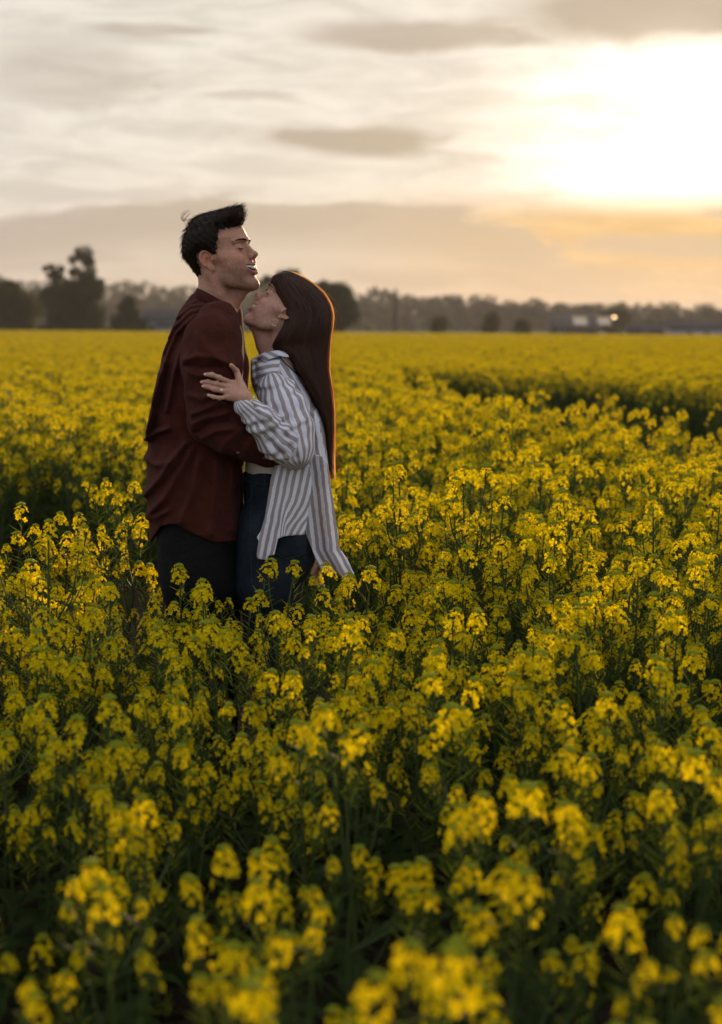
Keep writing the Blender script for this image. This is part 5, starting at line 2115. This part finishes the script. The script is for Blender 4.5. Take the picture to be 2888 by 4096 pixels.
def on_arm(x, y, r):
    p = PH(x, y, YS_M - 0.09)
    return np.array([p[0], min(arm_y(p), YS_M - 0.035) - r, p[2]])


fing = [([(800, 560), (545, 432), (385, 366), (258, 362)], 0.0083), ([(725, 640), (475, 560), (300, 520), (175, 528)], 0.0083),
        ([(700, 740), (445, 680), (300, 630), (208, 622)], 0.0080), ([(700, 850), (545, 868), (425, 842), (320, 806)], 0.0068)]
lift_ = [0.020, 0.020, 0.013, 0.006]
F3 = []
for pl, r in fing:
    F3.append(([on_arm(x, y, l) for (x, y), l in zip(pl, lift_)], r))
wrist_w = np.array([*PH(1030, 860, YS_W - 0.125)])
wrist_w[1] = F3[1][0][0][1] - 0.004
mcps = [np.array(fg[0]) for fg, r in F3]
thumb = [wrist_w * 0.62 + mcps[0] * 0.38 + np.array([0.010, 0.0, 0.010]), on_arm(945, 470, 0.014), on_arm(880, 300, 0.012), on_arm(790, 170, 0.008)]
thumb[1][1] = mcps[0][1] + 0.004


def handf(P):
    f = hand_sdf(P, wrist_w, mcps, F3, thumb)
    f = smin(f, cone_seg(P, wrist_w, w_fore[-2], 0.0225, 0.030), 0.010)
    # tendons and knuckles
    for m_ in mcps:
        f = smin(f, np.linalg.norm(P - (m_ + np.array([0.002, -0.004, 0.001])), axis=1) - 0.0078, 0.007)
    return f


hl = np.minimum.reduce([np.min([p for p in fg], 0) for fg, r in F3]) - 0.03
hh = np.maximum(np.maximum(thumb[3], wrist_w), mcps[0]) + np.array([0.06, 0.05, 0.03])
gv, gf = grid_mesh(handf, (hl[0], hl[1] - 0.03, hl[2] - 0.06), (hh[0] + 0.03, max(hh[1], hl[1] + 0.10), hh[2]), 0.0014)

# ---- her right hand, low behind the shirt tail
rw = P3(1400, 600, YC - 0.06)
rm = [P3(1300 + 8 * k, 640 + 16 * k, YC - 0.075 + 0.012 * k) for k in range(4)]
rf = [([m_, P3(1262 + 10 * k, 690 + 12 * k, YC - 0.085 + 0.012 * k), P3(1262 + 14 * k, 745 + 8 * k, YC - 0.07 + 0.012 * k), P3(1290 + 12 * k, 770 + 6 * k, YC - 0.05 + 0.012 * k)], 0.0085) for k, m_ in enumerate(rm)]
rt = [P3(1370, 625, YC - 0.09), P3(1310, 612, YC - 0.11), P3(1276, 640, YC - 0.12), P3(1250, 690, YC - 0.115)]
w_arm2 = [P2(1020, 850, YC + 0.15), P2(1120, 1150, YC + 0.19), P3(1260, 150, YC + 0.10), rw]


far_sl = [w_arm2[0], w_arm2[1], w_arm2[2], w_arm2[2] * 0.35 + rw * 0.65]
far_r = [0.066, 0.060, 0.046, 0.038]
add_stripe('sleeve', lambda P: chain(P, far_sl, far_r, 0.02) - wob(P, 60, 0.002), *cb(far_sl, far_r), 0.006,
           lambda P: np.arctan2(P[:, 1] - YC - 0.15, P[:, 0] - np.interp(P[:, 2], [far_sl[3][2], far_sl[2][2], far_sl[1][2], far_sl[0][2]], [far_sl[3][0], far_sl[2][0], far_sl[1][0], far_sl[0][0]])) * 0.05, w_shirt, wom)


def hand2f(P):
    return smin(hand_sdf(P, rw, rm, rf, rt, 1.0), chain(P, w_arm2[2:], [0.036, 0.026]), 0.01)


l2 = P3(1180, 830)
h2 = P3(1470, 300)
rv, rf_ = grid_mesh(hand2f, (l2[0], YC - 0.17, l2[2]), (h2[0], YC + 0.16, h2[2]), 0.003)


def woman_body(P):
    f = np.minimum(top_w(P, 0.012), shirt_w(P, 0.020))
    f = np.minimum(f, smin(jeans_w(P, 0.016), top_w(P, 0.012), 0.02))
    f = np.minimum(f, sleeve_w(P, 0.022))
    f = np.minimum(f, chain(P, w_arm2[:3], [0.05, 0.04, 0.034]))
    return smin(f, chain(P, neck_w, [0.040, 0.040, 0.055]), 0.01)


bv, bf = grid_mesh(woman_body, (pb(W_BODY, .15)[0][0], YC - 0.40, 0.04), (pb(W_BODY, .15)[1][0], YC + 0.30, pb(W_BODY)[1][2]), 0.010)
v, f = join_meshes([(hv, hf), (gv, gf), (rv, rf_), (bv, bf)])
colr = skin_color(v, wh, (0.46, 0.25, 0.172), (0.38, 0.12, 0.10), False)
child(mk('body', v, f, M_skin_w, attrs={'Col': colr}), wom)
face_parts(wom, wh, M_hair_w, True)

# fingernails
def nail(tip, prev, r, out_dir, person):
    t = (tip - prev) / np.linalg.norm(tip - prev)
    n0 = np.asarray(out_dir, float)
    n0 = n0 - t * np.dot(n0, t)
    n0 /= np.linalg.norm(n0)
    s = np.cross(t, n0)
    c = tip + t * r * 0.15
    vv = []
    for a in np.linspace(-0.6, 0.6, 5):
        for b in np.linspace(-0.7, 0.75, 5):
            wdt = math.cos(b * 0.9)
            vv.append(c + t * r * b * 0.9 + s * r * math.sin(a) * wdt + n0 * (r * math.cos(a) * 0.98 + 0.0004))
    fs = [(i * 5 + j, i * 5 + j + 1, (i + 1) * 5 + j + 1, (i + 1) * 5 + j) for i in range(4) for j in range(4)]
    child(mk('fingernail', np.array(vv), np.array(fs), M_nail), person)


M_nail = mat('nail', (0.60, 0.38, 0.30), rough=0.25, spec=0.6)
for fg, r in F3:
    nail(np.array(fg[-1]), np.array(fg[-2]), r * 0.74, (0, -1, 0.15), wom)


def ringband(c, axis, r, tr, m_, name, parent, root, n=28, seg=6, stone=None):
    axis = np.asarray(axis, float) / np.linalg.norm(axis)
    a = np.cross(axis, [0.3, 0.1, 0.9])
    a /= np.linalg.norm(a)
    b = np.cross(axis, a)
    vv, ff = [], []
    for i in range(n):
        th = i / n * 2 * math.pi
        d = math.cos(th) * a + math.sin(th) * b
        for j in range(seg):
            ph = j / seg * 2 * math.pi
            vv.append(c + d * (r + tr * math.cos(ph)) + axis * tr * 1.2 * math.sin(ph))
    for i in range(n):
        for j in range(seg):
            ff.append((i * seg + j, i * seg + (j + 1) % seg, ((i + 1) % n) * seg + (j + 1) % seg, ((i + 1) % n) * seg + j))
    return child(mk(name, np.array(vv), np.array(ff), m_), root)


rg = np.array(F3[2][0][0]) * 0.42 + np.array(F3[2][0][1]) * 0.58
axr = np.array(F3[2][0][1]) - np.array(F3[2][0][0])
ringband(rg, axr, 0.0083, 0.0011, M_silver, 'ring', wom, wom)
ringband(rg - axr / np.linalg.norm(axr) * 0.004, axr + np.array([0, 0, 0.006]), 0.0085, 0.0009, M_silver, 'ring', wom, wom)
# beaded bracelets
bc = [(0.75, 0.70, 0.6), (0.72, 0.5, 0.12), (0.7, 0.42, 0.08), (0.08, 0.45, 0.6), (0.05, 0.35, 0.55), (0.55, 0.6, 0.1), (0.75, 0.72, 0.62), (0.1, 0.08, 0.07)]
BM = [mat('bead_%s' % n_, c, rough=0.3, spec=0.5) for n_, c in zip(('white', 'amber', 'orange', 'turquoise', 'blue', 'lime', 'cream', 'brown'), bc)]
axw = np.array(w_fore[-1]) - wrist_w
axw = (wrist_w - np.array(w_fore[-2])) / np.linalg.norm(wrist_w - np.array(w_fore[-2]))
a = np.cross(axw, [0, 1.0, 0.1])
a /= np.linalg.norm(a)
b = np.cross(axw, a)
brace = None
ico = np.array([(math.cos(t) * math.cos(p), math.sin(t) * math.cos(p), math.sin(p)) for p in np.radians([-60, 0, 60]) for t in np.radians(np.arange(0, 360, 45))])
icof = [(i * 8 + j, i * 8 + (j + 1) % 8, (i + 1) * 8 + (j + 1) % 8, (i + 1) * 8 + j) for i in range(2) for j in range(8)] + [tuple(range(7, -1, -1)), tuple(range(16, 24))]
cent = wrist_w - axw * 0.018
v, f = tube([cent + 0.0268 * (math.cos(t) * a + math.sin(t) * b) for t in np.linspace(0, 2 * math.pi, 30)], 0.0006, 4)
brace = child(mk('bracelet', v, f, M_strap), wom)
brace['label'] = 'beaded bracelet in white, amber and turquoise'
for i in range(34):
    th = i / 34 * 2 * math.pi
    v = ico * 0.0031 + cent + 0.0272 * (math.cos(th) * a + math.sin(th) * b)
    o = mk('bead', v, icof, BM[(i * 5 + i // 3) % len(BM)])
    o.parent = brace
    o.data.transform(Matrix.Translation(-wom.location))

# hoop earring
ce = P1(930, 1032, YC - 0.078)
ringband(ce, (0.25, 1, 0.1), 0.0105, 0.0010, M_gold, 'earring', wom, wom, n=36)

# strap over the shoulder
sp = [P2(968, 545, YC - 0.080), P2(1000, 590, YC - 0.108), P2(1050, 650, YC - 0.128), P2(1100, 700, YC - 0.125), P2(1150, 745, YC - 0.112), P2(1185, 790, YC - 0.09)]
spc = cr(sp, 6)
spc2 = []
for p in spc:
    yy = surf_front(shirt_w, p[0], p[2], YC - 0.3, YC + 0.1)
    spc2.append(np.array([p[0], (yy if yy is not None else p[1]) - 0.0015, p[2]]))
v, f = tube(np.array(spc2), 0.0026, 6)
child(mk('strap', v, f, M_strap), wom)

# ---- her hair
HL = [(1120, 1092), (1086, 1112), (1092, 1162), (1106, 1203), (1122, 1240), (1130, 1289), (1106, 1338), (1083, 1393), (1138, 1420), (1177, 1482), (1216, 1545), (1249, 1600), (1286, 1676), (1303, 1756), (1313, 1823), (1321, 1889)]
HR = [(1139, 1083), (1184, 1094), (1233, 1123), (1277, 1156), (1307, 1195), (1326, 1244), (1326, 1294), (1318, 1348), (1312, 1411), (1312, 1489), (1322, 1545), (1330, 1611), (1333, 1689), (1332, 1767), (1332, 1845), (1336, 1917)]
HWD = np.array([52, 70, 78, 83, 85, 86, 86, 84, 86, 86, 82, 74, 64, 52, 40, 22]) / 1000.0
HLc, HRc = cr(W2(HL), 4), cr(W2(HR), 4)
HWc = np.interp(np.linspace(0, 1, len(HLc)), np.linspace(0, 1, len(HWD)), HWD)
_in = np.interp(np.linspace(0, 1, len(HRc)), [0, 0.1, 0.3, 0.6, 1], [0.002, 0.008, 0.018, 0.020, 0.010])
HRi = HRc - np.stack([np.minimum(_in, np.linalg.norm(HRc - HLc, axis=1) * 0.45), np.zeros(len(HRc))], 1)
HPOLY = np.concatenate([HLc, HRi[::-1]])
zz_tab = ((HLc + HRc) / 2)[:, 1]
order = np.argsort(zz_tab)


def hair_w(P):
    d2 = poly2(P[:, 0], P[:, 2], HPOLY)
    Wy = np.interp(P[:, 2], zz_tab[order], HWc[order])
    Rr = 0.045
    f = pillow(d2 + 0.003, YC - P[:, 1], Rr, Wy - 0.003)
    return f + 0.0016 * np.sin(P[:, 1] * 380 + 2 * np.sin(P[:, 2] * 9)) + 0.0014 * np.sin(P[:, 0] * 330 + 30 * P[:, 2] * 0.3)


lo = HPOLY.min(0) - 0.03
hi = HPOLY.max(0) + 0.03
v, f = grid_mesh(hair_w, (lo[0], YC - 0.12, lo[1]), (hi[0], YC + 0.12, hi[1]), 0.0034)
hairw = child(mk('hair', v, f, M_hairbase_w), wom)
st = []
K = len(HLc)
ss = np.linspace(0, 1, 22)
for i in range(5200):
    a = random.random()
    edge = random.random() < 0.34
    if edge:
        a = 1 - abs(random.gauss(0, 0.05))
    sg = 1 if random.random() < 0.78 else -1
    j0 = 0 if random.random() < 0.6 else random.uniform(0, 0.25)
    j1 = random.uniform(0.82, 1.0) if random.random() < 0.5 else random.uniform(0.96, 1.02)
    tt = (j0 + (j1 - j0) * ss)
    L = np.stack([np.interp(tt, np.linspace(0, 1, K), HLc[:, q]) for q in (0, 1)], 1)
    R_ = np.stack([np.interp(tt, np.linspace(0, 1, K), HRc[:, q]) for q in (0, 1)], 1)
    wd_ = np.interp(tt, np.linspace(0, 1, K), HWc)
    ph = random.uniform(0, 6.28)
    aa = np.clip(a + 0.025 * np.sin(tt * random.uniform(5, 11) + ph), 0.0, 1.012)
    xz = L * (1 - aa[:, None]) + R_ * aa[:, None]
    width = np.linalg.norm(R_ - L, axis=1)
    de = np.minimum(aa, 1 - aa) * width
    e = np.clip(0.045 - de, 0, 0.045) / 0.045
    ws = wd_ * np.sqrt(np.clip(1 - e ** 2, 0, 1)) * (random.uniform(0.0, 1) ** 0.35 if edge else 1) + random.uniform(-0.001, 0.0035)
    # where the near strands lie on her shirt they stay in front of it
    st.append(np.stack([xz[:, 0], YC - sg * ws, xz[:, 1]], 1))
v, f = strip_tubes(st, (0.00045, 0.0009))
o = mk('hair_strands', v, f, M_hair_w)
o['kind'] = 'stuff'
o.parent = hairw
o.data.transform(Matrix.Translation(-wom.location))
# the thin outer veil of hair: flat fibres that let the low sun through
VV, FF, off = [], [], 0
for i in range(460):
    j0 = random.uniform(0.02, 0.55)
    j1 = min(1.03, j0 + random.uniform(0.25, 0.9))
    tt = np.linspace(j0, j1, 16)
    R_ = np.stack([np.interp(tt, np.linspace(0, 1, K), HRc[:, q]) for q in (0, 1)], 1)
    ins = random.uniform(-0.005, 0.022)
    R_[:, 0] -= ins + 0.0025 * np.sin(tt * random.uniform(6, 14) + i)
    yy = YC + random.uniform(-0.03, 0.03) * (1 - ins * 20)
    p = np.stack([R_[:, 0], np.full(16, yy), R_[:, 1]], 1)
    T = np.gradient(p, axis=0)
    T /= np.linalg.norm(T, axis=1)[:, None]
    sd = np.cross(T, [0.0, 1.0, 0.0])
    w_ = random.uniform(0.0004, 0.0008) * np.interp(np.linspace(0, 1, 16), [0, 0.1, 0.8, 1], [0.4, 1, 1, 0.2])
    v = np.stack([p - sd * w_[:, None], p + sd * w_[:, None]], 1).reshape(-1, 3)
    q = np.array([(2 * k_, 2 * k_ + 1, 2 * k_ + 3, 2 * k_ + 2) for k_ in range(15)])
    VV.append(v)
    FF.append(q + off)
    off += len(v)
o = mk('backlit_strands', np.concatenate(VV), np.concatenate(FF), M_hair_lit)
o['kind'] = 'stuff'
o.parent = hairw
o.data.transform(Matrix.Translation(-wom.location))
# loose flyaway strands at the back
st = []
for i in range(130):
    a = 1.0
    t0 = random.uniform(0.1, 0.85)
    ln = random.uniform(0.08, 0.32)
    tt = np.linspace(t0, min(t0 + ln, 1.04), 12)
    R_ = np.stack([np.interp(tt, np.linspace(0, 1, K), HRc[:, q]) for q in (0, 1)], 1)
    u_ = np.linspace(0, 1, 12)
    big = random.random() < 0.3
    R_[:, 0] += (u_ ** 1.5) * random.uniform(0.004, 0.045 if big else 0.018) + 0.003 * np.sin(u_ * 6 + i)
    st.append(np.stack([R_[:, 0], YC + np.full(12, random.uniform(-0.05, 0.05)), R_[:, 1]], 1))
for i in range(40):                                     # fringe tips on the forehead
    x = random.uniform(922, 955)
    p0, p1, p2 = P1(x + 40, 640 + random.uniform(-10, 20)), P1(x, 668 + random.uniform(-8, 20)), P1(x + random.uniform(0, 22), 740 + random.uniform(-30, 30))
    yy = YC - random.uniform(-0.05, 0.06)
    q = cr([p0, p1, p2], 5)
    q[:, 1] = yy
    st.append(q)
v, f = strip_tubes(st, (0.00028, 0.0005))
o = mk('loose_strands', v, f, M_hair_lit)
o['kind'] = 'stuff'
o.parent = hairw
o.data.transform(Matrix.Translation(-wom.location))
# ================================================================ evening haze
hz = bpy.data.materials.new('evening_haze')
hz.use_nodes = True
hn = hz.node_tree.nodes
hn.clear()
ho = hn.new('ShaderNodeOutputMaterial')
pv = hn.new('ShaderNodeVolumePrincipled')
pv.inputs['Color'].default_value = (0.95, 0.86, 0.76, 1)
pv.inputs['Density'].default_value = 0.00019
pv.inputs['Anisotropy'].default_value = 0.1
hz.node_tree.links.new(pv.outputs[0], ho.inputs['Volume'])
mbx = MB().box((-3700, -350, -1.2), (3700, 5200, 62))
o = mbx.build('haze', hz, None)
tag(o, 'thin warm evening haze over the field and the wood', 'haze', kind='stuff')
